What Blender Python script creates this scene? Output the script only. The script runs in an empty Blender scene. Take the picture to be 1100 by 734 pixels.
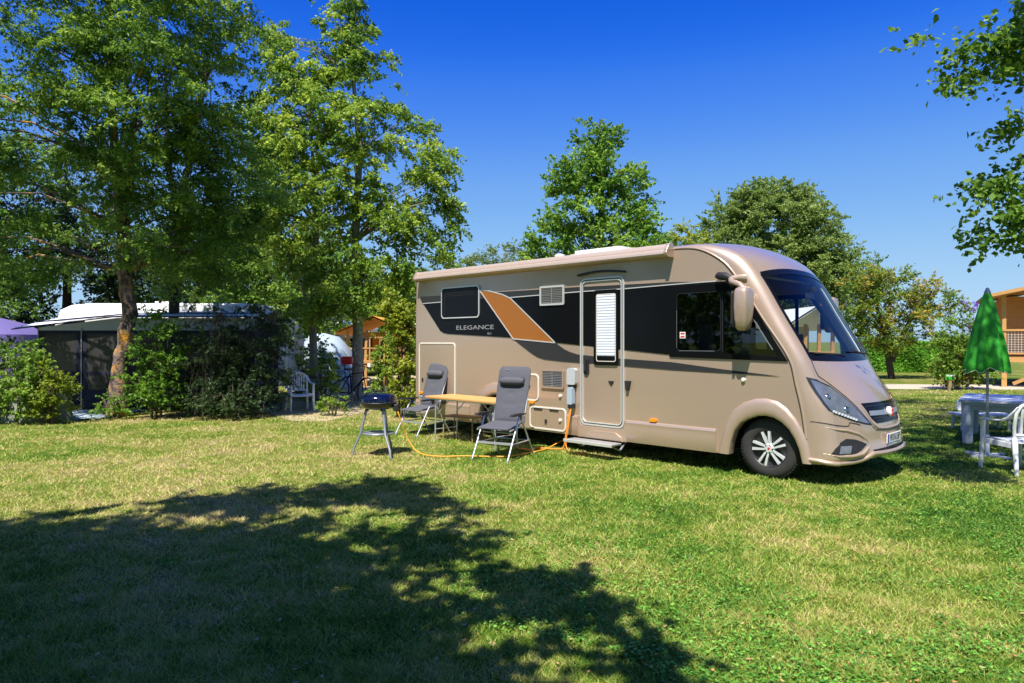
import bpy, math, random
import numpy as np
from mathutils import Vector, Matrix
from mathutils.geometry import tessellate_polygon, delaunay_2d_cdt
random.seed(7); rng = np.random.default_rng(7)
scene = bpy.context.scene
COL = scene.collection
rad = math.radians

# ------------------------------------------------------------------ camera, sky, sun, exposure
cam = bpy.data.cameras.new('camera'); camo = bpy.data.objects.new('camera', cam); COL.objects.link(camo)
camo.location = (0, 0, 1.68); camo.rotation_euler = (rad(90), 0, 0)
cam.sensor_width = 36; cam.lens = 740/1100*36; cam.clip_end = 3000; cam.clip_start = 0.05
scene.camera = camo
SUN_EL, SUN_AZ = 60.0, 200.0          # elevation; azimuth clockwise from +Y
world = bpy.data.worlds.new('World'); scene.world = world; world.use_nodes = True
wn = world.node_tree; wn.nodes.clear()
sky = wn.nodes.new('ShaderNodeTexSky'); sky.sky_type = 'NISHITA'; sky.sun_disc = False
sky.sun_elevation = rad(SUN_EL); sky.sun_rotation = rad(SUN_AZ)
sky.air_density = 1.0; sky.dust_density = 0.3; sky.ozone_density = 3.0; sky.altitude = 200
hs = wn.nodes.new('ShaderNodeHueSaturation'); hs.inputs['Saturation'].default_value = 1.25
hs.inputs['Hue'].default_value = 0.515
bg = wn.nodes.new('ShaderNodeBackground'); bg.inputs['Strength'].default_value = 0.085
wo = wn.nodes.new('ShaderNodeOutputWorld')
# colour response of the (polarised, saturated) photograph, applied to the whole sky light
def vscale(k):
    n = wn.nodes.new('ShaderNodeVectorMath'); n.operation = 'SCALE'; n.inputs['Scale'].default_value = k; return n
s1 = vscale(.091); s2 = vscale(1/.091); cv = wn.nodes.new('ShaderNodeRGBCurve')
for ch, pts in enumerate(([(0, 0), (.045, .010), (.065, .055), (.136, .20), (.346, .38), (1, .50)], [(0, 0), (.109, .125), (.147, .225), (.262, .44), (.515, .63), (1, .72)], [(0, 0), (.20, .48), (.31, .75), (.376, .86), (.527, .90), (1, .93)])):
    c = cv.mapping.curves[ch]; c.points[0].location = pts[0]; c.points[1].location = pts[-1]
    for p in pts[1:-1]: c.points.new(*p)
cv.mapping.update()
EXPO = 0.75
bg.inputs['Strength'].default_value = .091/2**EXPO
wn.links.new(sky.outputs[0], hs.inputs['Color']); wn.links.new(hs.outputs[0], s1.inputs[0]); wn.links.new(s1.outputs[0], cv.inputs['Color']); wn.links.new(cv.outputs[0], s2.inputs[0])
wn.links.new(s2.outputs[0], bg.inputs['Color']); wn.links.new(bg.outputs[0], wo.inputs[0])
sl = bpy.data.lights.new('sun', 'SUN'); sl.energy = 5.0; sl.angle = rad(0.5); sl.color = (1.0, 0.95, 0.86)
so = bpy.data.objects.new('sun', sl); COL.objects.link(so)
_sd = Vector((math.sin(rad(SUN_AZ))*math.cos(rad(SUN_EL)), math.cos(rad(SUN_AZ))*math.cos(rad(SUN_EL)), math.sin(rad(SUN_EL))))
so.rotation_euler = _sd.to_track_quat('Z', 'Y').to_euler(); so.location = (0, 0, 30)
scene.view_settings.view_transform = 'Standard'; scene.view_settings.look = 'None'
scene.view_settings.exposure = EXPO; scene.view_settings.gamma = 1.0; scene.view_settings.use_curve_mapping = False
scene.cycles.max_bounces = 8; scene.cycles.transparent_max_bounces = 12
scene.cycles.diffuse_bounces = 3; scene.cycles.glossy_bounces = 3

# ------------------------------------------------------------------ helpers
def tag(o, label=None, cat=None, group=None, kind=None):
    if label: o['label'] = label
    if cat: o['category'] = cat
    if group: o['group'] = group
    if kind: o['kind'] = kind
    return o
def thing(name, label, cat, loc=(0, 0, 0), rz=0, group=None):
    o = bpy.data.objects.new(name, None); COL.objects.link(o); o.empty_display_size = .2
    o.location = loc; o.rotation_euler = (0, 0, rz)
    return tag(o, label, cat, group)
def children(o): return [c for c in bpy.data.objects if c.parent == o]
def copy_tree(o, parent=None):
    kids = children(o)
    c = o.copy(); COL.objects.link(c)
    if parent: c.parent = parent
    for k in kids: copy_tree(k, c)
    return c
class MB:
    def __init__(s): s.v = []; s.f = []; s.m = []
    def add(s, v, f, mi=0):
        b = len(s.v); s.v += [tuple(p) for p in v]
        for q in f: s.f.append([b+i for i in q]); s.m.append(mi)
        return s
    def box(s, c, d, R=None, mi=0):
        x, y, z = d[0]/2, d[1]/2, d[2]/2
        P = [Vector((a*x, b*y, e*z)) for e in (-1, 1) for b in (-1, 1) for a in (-1, 1)]
        if R is not None: P = [R @ p for p in P]
        P = [(p.x+c[0], p.y+c[1], p.z+c[2]) for p in P]
        return s.add(P, [(0, 2, 3, 1), (4, 5, 7, 6), (0, 1, 5, 4), (2, 6, 7, 3), (0, 4, 6, 2), (1, 3, 7, 5)], mi)
    def bar(s, a, b, w, h, mi=0, up=(0, 0, 1)):
        a = Vector(a); b = Vector(b); d = (b-a); L = d.length; d.normalize()
        u = Vector(up)
        if abs(d.dot(u)) > .98: u = Vector((0, 1, 0))
        x = d.cross(u).normalized(); u = x.cross(d)
        R = Matrix((d, x, u)).transposed()
        return s.box((a+b)/2, (L, w, h), R, mi)
    def tube(s, pts, r, n=8, mi=0, cap=True):
        pts = [Vector(p) for p in pts]; k = len(pts)
        if not hasattr(r, '__len__'): r = [r]*k
        V = []; prev = None
        for i, p in enumerate(pts):
            d = (pts[min(i+1, k-1)]-pts[max(i-1, 0)])
            d = d.normalized() if d.length > 1e-9 else Vector((0, 0, 1))
            if prev is None:
                u = d.orthogonal().normalized()
            else:
                u = prev-d*prev.dot(d); u = u.normalized() if u.length > 1e-6 else d.orthogonal().normalized()
            prev = u; w = d.cross(u)
            for j in range(n):
                a = 2*math.pi*j/n; V.append(p+(u*math.cos(a)+w*math.sin(a))*r[i])
        F = [(i*n+j, i*n+(j+1) % n, (i+1)*n+(j+1) % n, (i+1)*n+j) for i in range(k-1) for j in range(n)]
        if cap: F += [tuple(range(n))[::-1], tuple((k-1)*n+j for j in range(n))]
        return s.add(V, F, mi)
    def lathe(s, prof, c=(0, 0, 0), axis='z', n=32, mi=0, R=None):
        V = []
        for (r, h) in prof:
            for j in range(n):
                a = 2*math.pi*j/n
                p = (r*math.cos(a), r*math.sin(a), h) if axis == 'z' else (r*math.cos(a), h, r*math.sin(a))
                if R is not None: p = R @ Vector(p)
                V.append((p[0]+c[0], p[1]+c[1], p[2]+c[2]))
        F = [(i*n+j, i*n+(j+1) % n, (i+1)*n+(j+1) % n, (i+1)*n+j) for i in range(len(prof)-1) for j in range(n)]
        return s.add(V, F, mi)
    def prism(s, poly, fn, t0, t1, mi=0, holes=()):
        """poly in 2D; fn(u,v,t)->xyz"""
        loops = [list(poly)]+[list(h) for h in holes]
        tri = tessellate_polygon([[Vector((p[0], p[1], 0)) for p in L] for L in loops])
        flat = [p for L in loops for p in L]; n = len(flat)
        V = [fn(p[0], p[1], t0) for p in flat]+[fn(p[0], p[1], t1) for p in flat]
        F = []
        if t0 != t1:
            F += [tuple(t) for t in tri]+[tuple(i+n for i in t)[::-1] for t in tri]
            b = 0
            for L in loops:
                m = len(L)
                F += [(b+i, b+(i+1) % m, n+b+(i+1) % m, n+b+i) for i in range(m)]
                b += m
        else:
            V = V[:n]; F = [tuple(t) for t in tri]
        return s.add(V, F, mi)
    def build(s, name, mat, parent=None, smooth=None, bevel=0, seg=2, recalc=True):
        me = bpy.data.meshes.new(name); me.from_pydata(s.v, [], s.f)
        mats = mat if isinstance(mat, (list, tuple)) else [mat]
        for m in mats: me.materials.append(m)
        if len(mats) > 1: me.polygons.foreach_set('material_index', s.m)
        if recalc:
            import bmesh
            bm = bmesh.new(); bm.from_mesh(me); bmesh.ops.recalc_face_normals(bm, faces=bm.faces); bm.to_mesh(me); bm.free()
        if smooth is not None:
            me.polygons.foreach_set('use_smooth', [True]*len(me.polygons))
            me.set_sharp_from_angle(angle=rad(smooth))
        me.update()
        o = bpy.data.objects.new(name, me); COL.objects.link(o)
        if parent: o.parent = parent
        if bevel:
            b = o.modifiers.new('bevel', 'BEVEL'); b.width = bevel; b.segments = seg; b.limit_method = 'ANGLE'; b.angle_limit = rad(35)
        return o
def rrect(x0, z0, x1, z1, r, n=5):
    P = []
    for cx, cz, a0 in ((x1-r, z1-r, 0), (x0+r, z1-r, 90), (x0+r, z0+r, 180), (x1-r, z0+r, 270)):
        for i in range(n+1):
            a = rad(a0+90*i/n); P.append((cx+r*math.cos(a), cz+r*math.sin(a)))
    return P
def text_obj(name, body, size, mat, parent, loc, rot, ext=.001, sx=1, align='CENTER'):
    c = bpy.data.curves.new(name, 'FONT'); c.body = body; c.size = size; c.extrude = ext; c.align_x = align; c.align_y = 'CENTER'; c.offset = size*.004
    t = bpy.data.objects.new(name, c); COL.objects.link(t)
    dg = bpy.context.evaluated_depsgraph_get(); me = bpy.data.meshes.new_from_object(t.evaluated_get(dg))
    bpy.data.objects.remove(t); bpy.data.curves.remove(c)
    for v in me.vertices: v.co.x *= sx
    me.materials.clear(); me.materials.append(mat)
    o = bpy.data.objects.new(name, me); COL.objects.link(o); o.parent = parent; o.location = loc; o.rotation_euler = rot
    return o
# ------------------------------------------------------------------ materials
def srgb(r, g, b):
    f = lambda c: (c/255/12.92 if c/255 <= .04045 else ((c/255+.055)/1.055)**2.4)
    return (f(r), f(g), f(b))
def nt(name):
    m = bpy.data.materials.new(name); m.use_nodes = True; t = m.node_tree
    return m, t, t.nodes['Principled BSDF']
def mat(name, col, rough=.5, metal=0, var=.08, vscale=6, bump=0, bscale=80, coat=0, spec=None, coatr=.05):
    m, t, b = nt(name); N, L = t.nodes, t.links
    b.inputs['Roughness'].default_value = rough; b.inputs['Metallic'].default_value = metal
    if coat: b.inputs['Coat Weight'].default_value = coat; b.inputs['Coat Roughness'].default_value = coatr
    if spec is not None: b.inputs['Specular IOR Level'].default_value = spec
    tc = N.new('ShaderNodeTexCoord')
    no = N.new('ShaderNodeTexNoise'); no.inputs['Scale'].default_value = vscale; no.inputs['Detail'].default_value = 5
    L.new(tc.outputs['Object'], no.inputs['Vector'])
    mx = N.new('ShaderNodeMix'); mx.data_type = 'RGBA'
    mx.inputs[6].default_value = (*[c*(1-var) for c in col], 1); mx.inputs[7].default_value = (*[min(1, c*(1+var)) for c in col], 1)
    L.new(no.outputs['Fac'], mx.inputs[0]); L.new(mx.outputs[2], b.inputs['Base Color'])
    if bump:
        n2 = N.new('ShaderNodeTexNoise'); n2.inputs['Scale'].default_value = bscale; n2.inputs['Detail'].default_value = 3
        L.new(tc.outputs['Object'], n2.inputs['Vector'])
        bu = N.new('ShaderNodeBump'); bu.inputs['Strength'].default_value = bump; bu.inputs['Distance'].default_value = .01
        L.new(n2.outputs['Fac'], bu.inputs['Height']); L.new(bu.outputs[0], b.inputs['Normal'])
    return m
def wood(name, c1, c2, plank=.12, axis='Z', rough=.7):
    m, t, b = nt(name); N, L = t.nodes, t.links
    tc = N.new('ShaderNodeTexCoord'); mp = N.new('ShaderNodeMapping'); L.new(tc.outputs['Object'], mp.inputs[0])
    mp.inputs['Scale'].default_value = (1, 1, 12) if axis == 'Z' else (1, 12, 12)
    no = N.new('ShaderNodeTexNoise'); no.inputs['Scale'].default_value = 2; no.inputs['Detail'].default_value = 6; L.new(mp.outputs[0], no.inputs[0])
    mx = N.new('ShaderNodeMix'); mx.data_type = 'RGBA'; mx.inputs[6].default_value = (*c1, 1); mx.inputs[7].default_value = (*c2, 1)
    L.new(no.outputs[0], mx.inputs[0]); L.new(mx.outputs[2], b.inputs['Base Color']); b.inputs['Roughness'].default_value = rough
    wv = N.new('ShaderNodeTexWave'); wv.bands_direction = 'Z'; wv.wave_profile = 'SAW'; wv.inputs['Scale'].default_value = .314/plank
    L.new(tc.outputs['Object'], wv.inputs[0])
    bu = N.new('ShaderNodeBump'); bu.inputs['Strength'].default_value = .6; bu.inputs['Distance'].default_value = .02
    L.new(wv.outputs['Fac'], bu.inputs['Height']); L.new(bu.outputs[0], b.inputs['Normal'])
    return m
def glassmat(name, tint, gloss=(.9, .95, 1), ior=1.5, rough=.01):
    m = bpy.data.materials.new(name); m.use_nodes = True; t = m.node_tree; N, L = t.nodes, t.links; N.clear()
    o = N.new('ShaderNodeOutputMaterial'); tr = N.new('ShaderNodeBsdfTransparent'); tr.inputs[0].default_value = (*tint, 1)
    g = N.new('ShaderNodeBsdfGlossy'); g.inputs[0].default_value = (*gloss, 1); g.inputs['Roughness'].default_value = rough
    lw = N.new('ShaderNodeLayerWeight'); lw.inputs[0].default_value = .5
    pw = N.new('ShaderNodeMath'); pw.operation = 'POWER'; pw.inputs[1].default_value = 4.6; L.new(lw.outputs['Facing'], pw.inputs[0])
    f0 = ((ior-1)/(ior+1))**2*1.1
    fr = N.new('ShaderNodeMath'); fr.operation = 'MULTIPLY_ADD'; fr.inputs[1].default_value = 1-f0; fr.inputs[2].default_value = f0; L.new(pw.outputs[0], fr.inputs[0]); mx = N.new('ShaderNodeMixShader')
    # dust: very faint mottling of the gloss
    no = N.new('ShaderNodeTexNoise'); no.inputs['Scale'].default_value = 9
    mr = N.new('ShaderNodeMapRange'); mr.inputs[3].default_value = rough; mr.inputs[4].default_value = rough+.02
    L.new(no.outputs[0], mr.inputs[0]); L.new(mr.outputs[0], g.inputs['Roughness'])
    L.new(fr.outputs[0], mx.inputs[0]); L.new(tr.outputs[0], mx.inputs[1]); L.new(g.outputs[0], mx.inputs[2]); L.new(mx.outputs[0], o.inputs[0])
    return m
def leafmat(name, c1, c2, c3, trans=.38, rough=.5, k=1.65):
    c1, c2, c3 = [[min(.8, q*k) for q in c] for c in (c1, c2, c3)]
    m = bpy.data.materials.new(name); m.use_nodes = True; t = m.node_tree; N, L = t.nodes, t.links; N.clear()
    o = N.new('ShaderNodeOutputMaterial'); at = N.new('ShaderNodeAttribute'); at.attribute_name = 'v'
    cr = N.new('ShaderNodeValToRGB'); cr.color_ramp.elements[0].color = (*c1, 1); cr.color_ramp.elements[1].color = (*c3, 1)
    e = cr.color_ramp.elements.new(.55); e.color = (*c2, 1); L.new(at.outputs['Fac'], cr.inputs[0])
    b = N.new('ShaderNodeBsdfPrincipled'); b.inputs['Roughness'].default_value = rough; b.inputs['Specular IOR Level'].default_value = .3
    L.new(cr.outputs[0], b.inputs['Base Color'])
    tl = N.new('ShaderNodeBsdfTranslucent'); hsv = N.new('ShaderNodeHueSaturation'); hsv.inputs['Value'].default_value = 1.5; hsv.inputs['Hue'].default_value = .485
    L.new(cr.outputs[0], hsv.inputs['Color']); L.new(hsv.outputs[0], tl.inputs[0])
    mx = N.new('ShaderNodeMixShader'); mx.inputs[0].default_value = trans
    L.new(b.outputs[0], mx.inputs[1]); L.new(tl.outputs[0], mx.inputs[2]); L.new(mx.outputs[0], o.inputs[0])
    return m
def grass_colour(t, blade=False):
    """patchy lawn colour from world position; the same for soil sheet and blades"""
    N, L = t.nodes, t.links
    g = N.new('ShaderNodeNewGeometry')
    mp = N.new('ShaderNodeMapping'); mp.inputs['Scale'].default_value = (1, 1, 0); L.new(g.outputs['Position'], mp.inputs[0])
    n1 = N.new('ShaderNodeTexNoise'); n1.inputs['Scale'].default_value = .55; n1.inputs['Detail'].default_value = 7; n1.inputs['Roughness'].default_value = .65; L.new(mp.outputs[0], n1.inputs[0])
    n2 = N.new('ShaderNodeTexNoise'); n2.inputs['Scale'].default_value = 3.5; n2.inputs['Detail'].default_value = 6; n2.inputs['Roughness'].default_value = .7; L.new(mp.outputs[0], n2.inputs[0])
    ad = N.new('ShaderNodeMath'); ad.operation = 'MULTIPLY_ADD'; ad.inputs[1].default_value = .62; L.new(n2.outputs[0], ad.inputs[0])
    m5 = N.new('ShaderNodeMath'); m5.operation = 'MULTIPLY'; m5.inputs[1].default_value = .95; L.new(n1.outputs[0], m5.inputs[0]); L.new(m5.outputs[0], ad.inputs[2])
    # dry, worn track across the lawn and the dry earth round the neighbouring pitches
    sx = N.new('ShaderNodeSeparateXYZ'); L.new(g.outputs['Position'], sx.inputs[0])
    dx = N.new('ShaderNodeMapRange'); dx.inputs[1].default_value = -2; dx.inputs[2].default_value = 6; dx.inputs[3].default_value = -.19; dx.inputs[4].default_value = -.28
    L.new(sx.outputs['X'], dx.inputs[0])
    dy = N.new('ShaderNodeMapRange'); dy.inputs[1].default_value = 12.5; dy.inputs[2].default_value = 16; dy.inputs[3].default_value = 0; dy.inputs[4].default_value = .10
    L.new(sx.outputs['Y'], dy.inputs[0])
    a2 = N.new('ShaderNodeMath'); L.new(ad.outputs[0], a2.inputs[0]); L.new(dx.outputs[0], a2.inputs[1])
    vd = N.new('ShaderNodeVectorMath'); vd.operation = 'DISTANCE'; vd.inputs[1].default_value = (-3.8, 9.0, 0); L.new(mp.outputs[0], vd.inputs[0])
    dd = N.new('ShaderNodeMapRange'); dd.inputs[1].default_value = .8; dd.inputs[2].default_value = 4.2; dd.inputs[3].default_value = .115; dd.inputs[4].default_value = 0; L.new(vd.outputs['Value'], dd.inputs[0])
    ax = N.new('ShaderNodeMath'); L.new(dy.outputs[0], ax.inputs[0]); L.new(dd.outputs[0], ax.inputs[1])
    a3 = N.new('ShaderNodeMath'); L.new(a2.outputs[0], a3.inputs[0]); L.new(ax.outputs[0], a3.inputs[1])
    last = a3
    if blade:
        at = N.new('ShaderNodeAttribute'); at.attribute_name = 'v'
        mr = N.new('ShaderNodeMapRange'); mr.inputs[3].default_value = -.17; mr.inputs[4].default_value = .17; L.new(at.outputs['Fac'], mr.inputs[0])
        a4 = N.new('ShaderNodeMath'); L.new(a3.outputs[0], a4.inputs[0]); L.new(mr.outputs[0], a4.inputs[1]); last = a4
    cr = N.new('ShaderNodeValToRGB'); L.new(last.outputs[0], cr.inputs[0]); R = cr.color_ramp
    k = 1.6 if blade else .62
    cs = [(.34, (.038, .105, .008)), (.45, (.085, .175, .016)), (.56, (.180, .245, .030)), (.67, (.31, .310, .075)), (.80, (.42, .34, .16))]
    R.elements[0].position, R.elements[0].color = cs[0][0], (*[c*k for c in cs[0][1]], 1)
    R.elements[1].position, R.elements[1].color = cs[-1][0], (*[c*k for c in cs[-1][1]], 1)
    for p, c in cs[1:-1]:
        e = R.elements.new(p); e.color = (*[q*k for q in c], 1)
    return cr
M = {}
M['paint'] = mat('champagne_paint', (.54, .40, .30), .36, .48, .05, .9, coat=.8, coatr=.06, bump=.03, bscale=1.3)
M['paint2'] = mat('champagne_plastic', (.52, .385, .29), .36, .45, .06, 2, coat=.5)
M['awning'] = mat('awning_aluminium', (.56, .44, .36), .38, .35, .05, 3)
M['black'] = mat('black_gloss_film', (.005, .0055, .0065), .14, 0, .1, 3, spec=.13)
M['grey'] = mat('graphite_film', (.030, .031, .032), .28, 0, .08, 3, spec=.3)
M['orange'] = mat('copper_film', (.36, .13, .025), .3, .2, .06, 3)
M['silver'] = mat('silver_trim', (.75, .74, .72), .3, .5, .05, 5)
M['offwhite'] = mat('offwhite_trim', (.70, .66, .58), .4, 0, .05, 5)
M['dark'] = mat('dark_plastic', (.02, .02, .022), .5, 0, .2, 20)
M['blackhole'] = mat('underbody_black', (.008, .008, .008), .9)
M['rubber'] = mat('tyre_rubber', (.030, .028, .028), .75, 0, .3, 25, bump=.3, bscale=120)
M['chrome'] = mat('chrome', (.8, .8, .82), .12, 1, .03)
M['alloy'] = mat('alloy_silver', (.82, .84, .86), .3, .45, .05)
M['amber'] = mat('amber_lens', (.9, .28, .01), .2, 0, .1)
M['red'] = mat('red_enamel', (.62, .02, .02), .3)
M['white'] = mat('white_paint', (.78, .78, .76), .35, 0, .05, 2)
M['ventgrey2'] = mat('satin_grey_letter', (.34, .35, .36), .35, .3, .05)
M['vinylgrey'] = mat('pale_grey_plastic', (.46, .48, .49), .4, 0, .06, 6)
M['gelcoat'] = mat('white_gelcoat', (.84, .84, .83), .3, 0, .05, 1.2)
M['ventgrey'] = mat('vent_grey', (.22, .22, .24), .5, 0, .3, 90)
M['blind'] = mat('blind_white', (.66, .70, .80), .6, 0, .05)
M['seatcloth'] = mat('seat_cloth', (.04, .04, .045), .85, 0, .2, 30)
M['liner'] = mat('cabin_liner', (.30, .27, .23), .7)
M['glass'] = glassmat('windscreen_glass', (.90, .93, .91), gloss=(.5, .52, .55), ior=1.45)
M['glassdark'] = glassmat('tinted_glass', (.10, .11, .11), ior=1.55)
M['glassclear'] = glassmat('side_glass', (.8, .84, .82), ior=1.3)
M['lens'] = glassmat('headlamp_lens', (.88, .9, .93), gloss=(.4, .42, .45), ior=1.45)
M['lamp'] = mat('lamp_reflector', (.34, .36, .40), .25, .6, .45, 14)
M['led'] = mat('led_strip', (.85, .87, .9), .2)
M['fabric'] = mat('charcoal_padded_fabric', (.085, .087, .105), .85, 0, .12, 40, bump=.35, bscale=160)
M['fabricdark'] = mat('dark_mesh_fabric', (.035, .036, .042), .85, 0, .15, 40, bump=.3, bscale=200)
M['alu'] = mat('brushed_aluminium', (.62, .64, .66), .35, .7, .06, 8)
M['bamboo'] = wood('bamboo_top', (.52, .25, .07), (.64, .35, .12), 1.0)
M['olive'] = wood('worn_bench_wood', (.25, .17, .08), (.36, .25, .12), 1.0)
M['navy'] = mat('navy_enamel', (.003, .004, .022), .12, .1, .1, 4, coat=1, coatr=.03)
M['steelgrey'] = mat('grey_steel', (.33, .35, .38), .4, .5, .1, 10)
M['cable'] = mat('orange_cable', (.85, .28, .03), .5, 0, .1)
M['hose'] = mat('orange_gas_hose', (.85, .38, .03), .5, 0, .1)
M['plastic'] = mat('white_garden_plastic', (.72, .74, .77), .45, 0, .06, 4, bump=.05)
M['bluewhite'] = mat('weathered_blue_white_plastic', (.52, .56, .68), .5, 0, .25, 5, bump=.1)
M['parasol'] = mat('green_parasol_cloth', (.03, .34, .02), .75, 0, .12, 8, bump=.2, bscale=60)
M['pine'] = wood('pine_boards', (.50, .25, .07), (.68, .38, .14), .14)
M['pineshade'] = wood('shaded_pine', (.42, .20, .06), (.55, .30, .12), .2)  # darker copy of the pine boards, shade put into the colour
M['canvas'] = mat('cream_canvas', (.58, .55, .46), .9, 0, .1, 3, bump=.15, bscale=30)
M['orangecanvas'] = mat('orange_canvas', (.80, .33, .04), .85, 0, .15, 3, bump=.1, bscale=10)
M['navycloth'] = mat('navy_awning_cloth', (.016, .018, .035), .9, 0, .2, 8)
M['greycloth'] = mat('pale_grey_cloth', (.70, .72, .78), .85, 0, .10, 4, bump=.1, bscale=12)
M['clearvinyl'] = mat('clear_vinyl_window', (.045, .042, .042), .12, 0, .5, 5, bump=.5, bscale=7)
M['lilac'] = mat('lilac_tent_cloth', (.14, .11, .30), .85, 0, .12, 4)
M['tarp'] = mat('sage_tarpaulin', (.20, .23, .18), .75, 0, .25, 5, bump=.5, bscale=6)
M['groundsheet'] = mat('pale_blue_groundsheet', (.36, .44, .50), .7, 0, .15, 3, bump=.3, bscale=5)
M['bark'] = mat('dark_bark', (.075, .055, .04), .95, 0, .5, 14, bump=.8, bscale=35)
M['barkpale'] = mat('pale_bark', (.26, .23, .19), .9, 0, .4, 12, bump=.6, bscale=30)
M['twig'] = mat('twig_bark', (.10, .075, .05), .9, 0, .3, 10)
def streak(m, amt=.012):
    t = m.node_tree; N, L = t.nodes, t.links; b = N['Principled BSDF']; tc = N.new('ShaderNodeTexCoord'); mp = N.new('ShaderNodeMapping'); mp.inputs['Scale'].default_value = (4, 4, .5)
    L.new(tc.outputs['Object'], mp.inputs[0]); n = N.new('ShaderNodeTexNoise'); n.inputs['Scale'].default_value = 1.6; n.inputs['Detail'].default_value = 7; n.inputs['Roughness'].default_value = .7; L.new(mp.outputs[0], n.inputs[0])
    mr = N.new('ShaderNodeMapRange'); mr.inputs[1].default_value = .35; mr.inputs[2].default_value = .75; mr.inputs[3].default_value = .285; mr.inputs[4].default_value = .315; L.new(n.outputs[0], mr.inputs[0]); L.new(mr.outputs[0], b.inputs['Roughness'])
    src = b.inputs['Base Color'].links[0].from_socket; mx = N.new('ShaderNodeMix'); mx.data_type = 'RGBA'; mx.inputs[7].default_value = (.38, .33, .26, 1)
    m2 = N.new('ShaderNodeMapRange'); m2.inputs[1].default_value = .5; m2.inputs[2].default_value = .8; m2.inputs[3].default_value = 0; m2.inputs[4].default_value = amt*4; L.new(n.outputs[0], m2.inputs[0]); L.new(m2.outputs[0], mx.inputs[0])
    L.new(src, mx.inputs[6]); L.new(mx.outputs[2], b.inputs['Base Color'])
streak(M['paint']); streak(M['paint2'])
def lichen_bark():
    m, t, b = nt('lichen_bark'); N, L = t.nodes, t.links
    tc = N.new('ShaderNodeTexCoord'); n = N.new('ShaderNodeTexNoise'); n.inputs['Scale'].default_value = 3.2; n.inputs['Detail'].default_value = 8; n.inputs['Roughness'].default_value = .7
    L.new(tc.outputs['Object'], n.inputs[0]); cr = N.new('ShaderNodeValToRGB'); L.new(n.outputs[0], cr.inputs[0]); R = cr.color_ramp
    R.elements[0].position = .42; R.elements[0].color = (.07, .05, .04, 1); R.elements[1].position = .64; R.elements[1].color = (.72, .34, .03, 1)
    e = R.elements.new(.50); e.color = (.22, .16, .13, 1); e = R.elements.new(.565); e.color = (.42, .22, .07, 1)
    L.new(cr.outputs[0], b.inputs['Base Color']); b.inputs['Roughness'].default_value = .95
    n2 = N.new('ShaderNodeTexNoise'); n2.inputs['Scale'].default_value = 22; n2.inputs['Detail'].default_value = 6; L.new(tc.outputs['Object'], n2.inputs[0])
    bu = N.new('ShaderNodeBump'); bu.inputs['Strength'].default_value = .9; bu.inputs['Distance'].default_value = .03; L.new(n2.outputs[0], bu.inputs['Height']); L.new(bu.outputs[0], b.inputs['Normal'])
    return m
M['lichen'] = lichen_bark()
LF = {
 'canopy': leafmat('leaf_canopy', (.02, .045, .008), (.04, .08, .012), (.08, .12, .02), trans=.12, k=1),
 'dark': leafmat('leaf_dark', (.032, .080, .010), (.098, .180, .022), (.24, .32, .05)),
 'mid': leafmat('leaf_mid', (.045, .098, .012), (.128, .208, .024), (.30, .36, .055)),
 'fresh': leafmat('leaf_fresh', (.040, .100, .010), (.095, .185, .020), (.20, .29, .035)),
 'olive': leafmat('leaf_olive', (.048, .085, .018), (.105, .16, .034), (.20, .25, .065)),
 'pale': leafmat('leaf_pale', (.065, .105, .032), (.12, .165, .05), (.20, .235, .085)),
 'yellow': leafmat('leaf_yellow', (.08, .12, .012), (.19, .23, .022), (.36, .33, .04)),
 'autumn': leafmat('leaf_autumn', (.06, .12, .016), (.17, .20, .025), (.33, .20, .05)),
 'hedge': leafmat('leaf_hedge', (.05, .14, .015), (.10, .24, .025), (.20, .34, .05)),
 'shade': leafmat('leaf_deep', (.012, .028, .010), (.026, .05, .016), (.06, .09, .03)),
 'purple': leafmat('buddleia_flower', (.12, .04, .25), (.2, .07, .38), (.3, .12, .5)),
}

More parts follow.
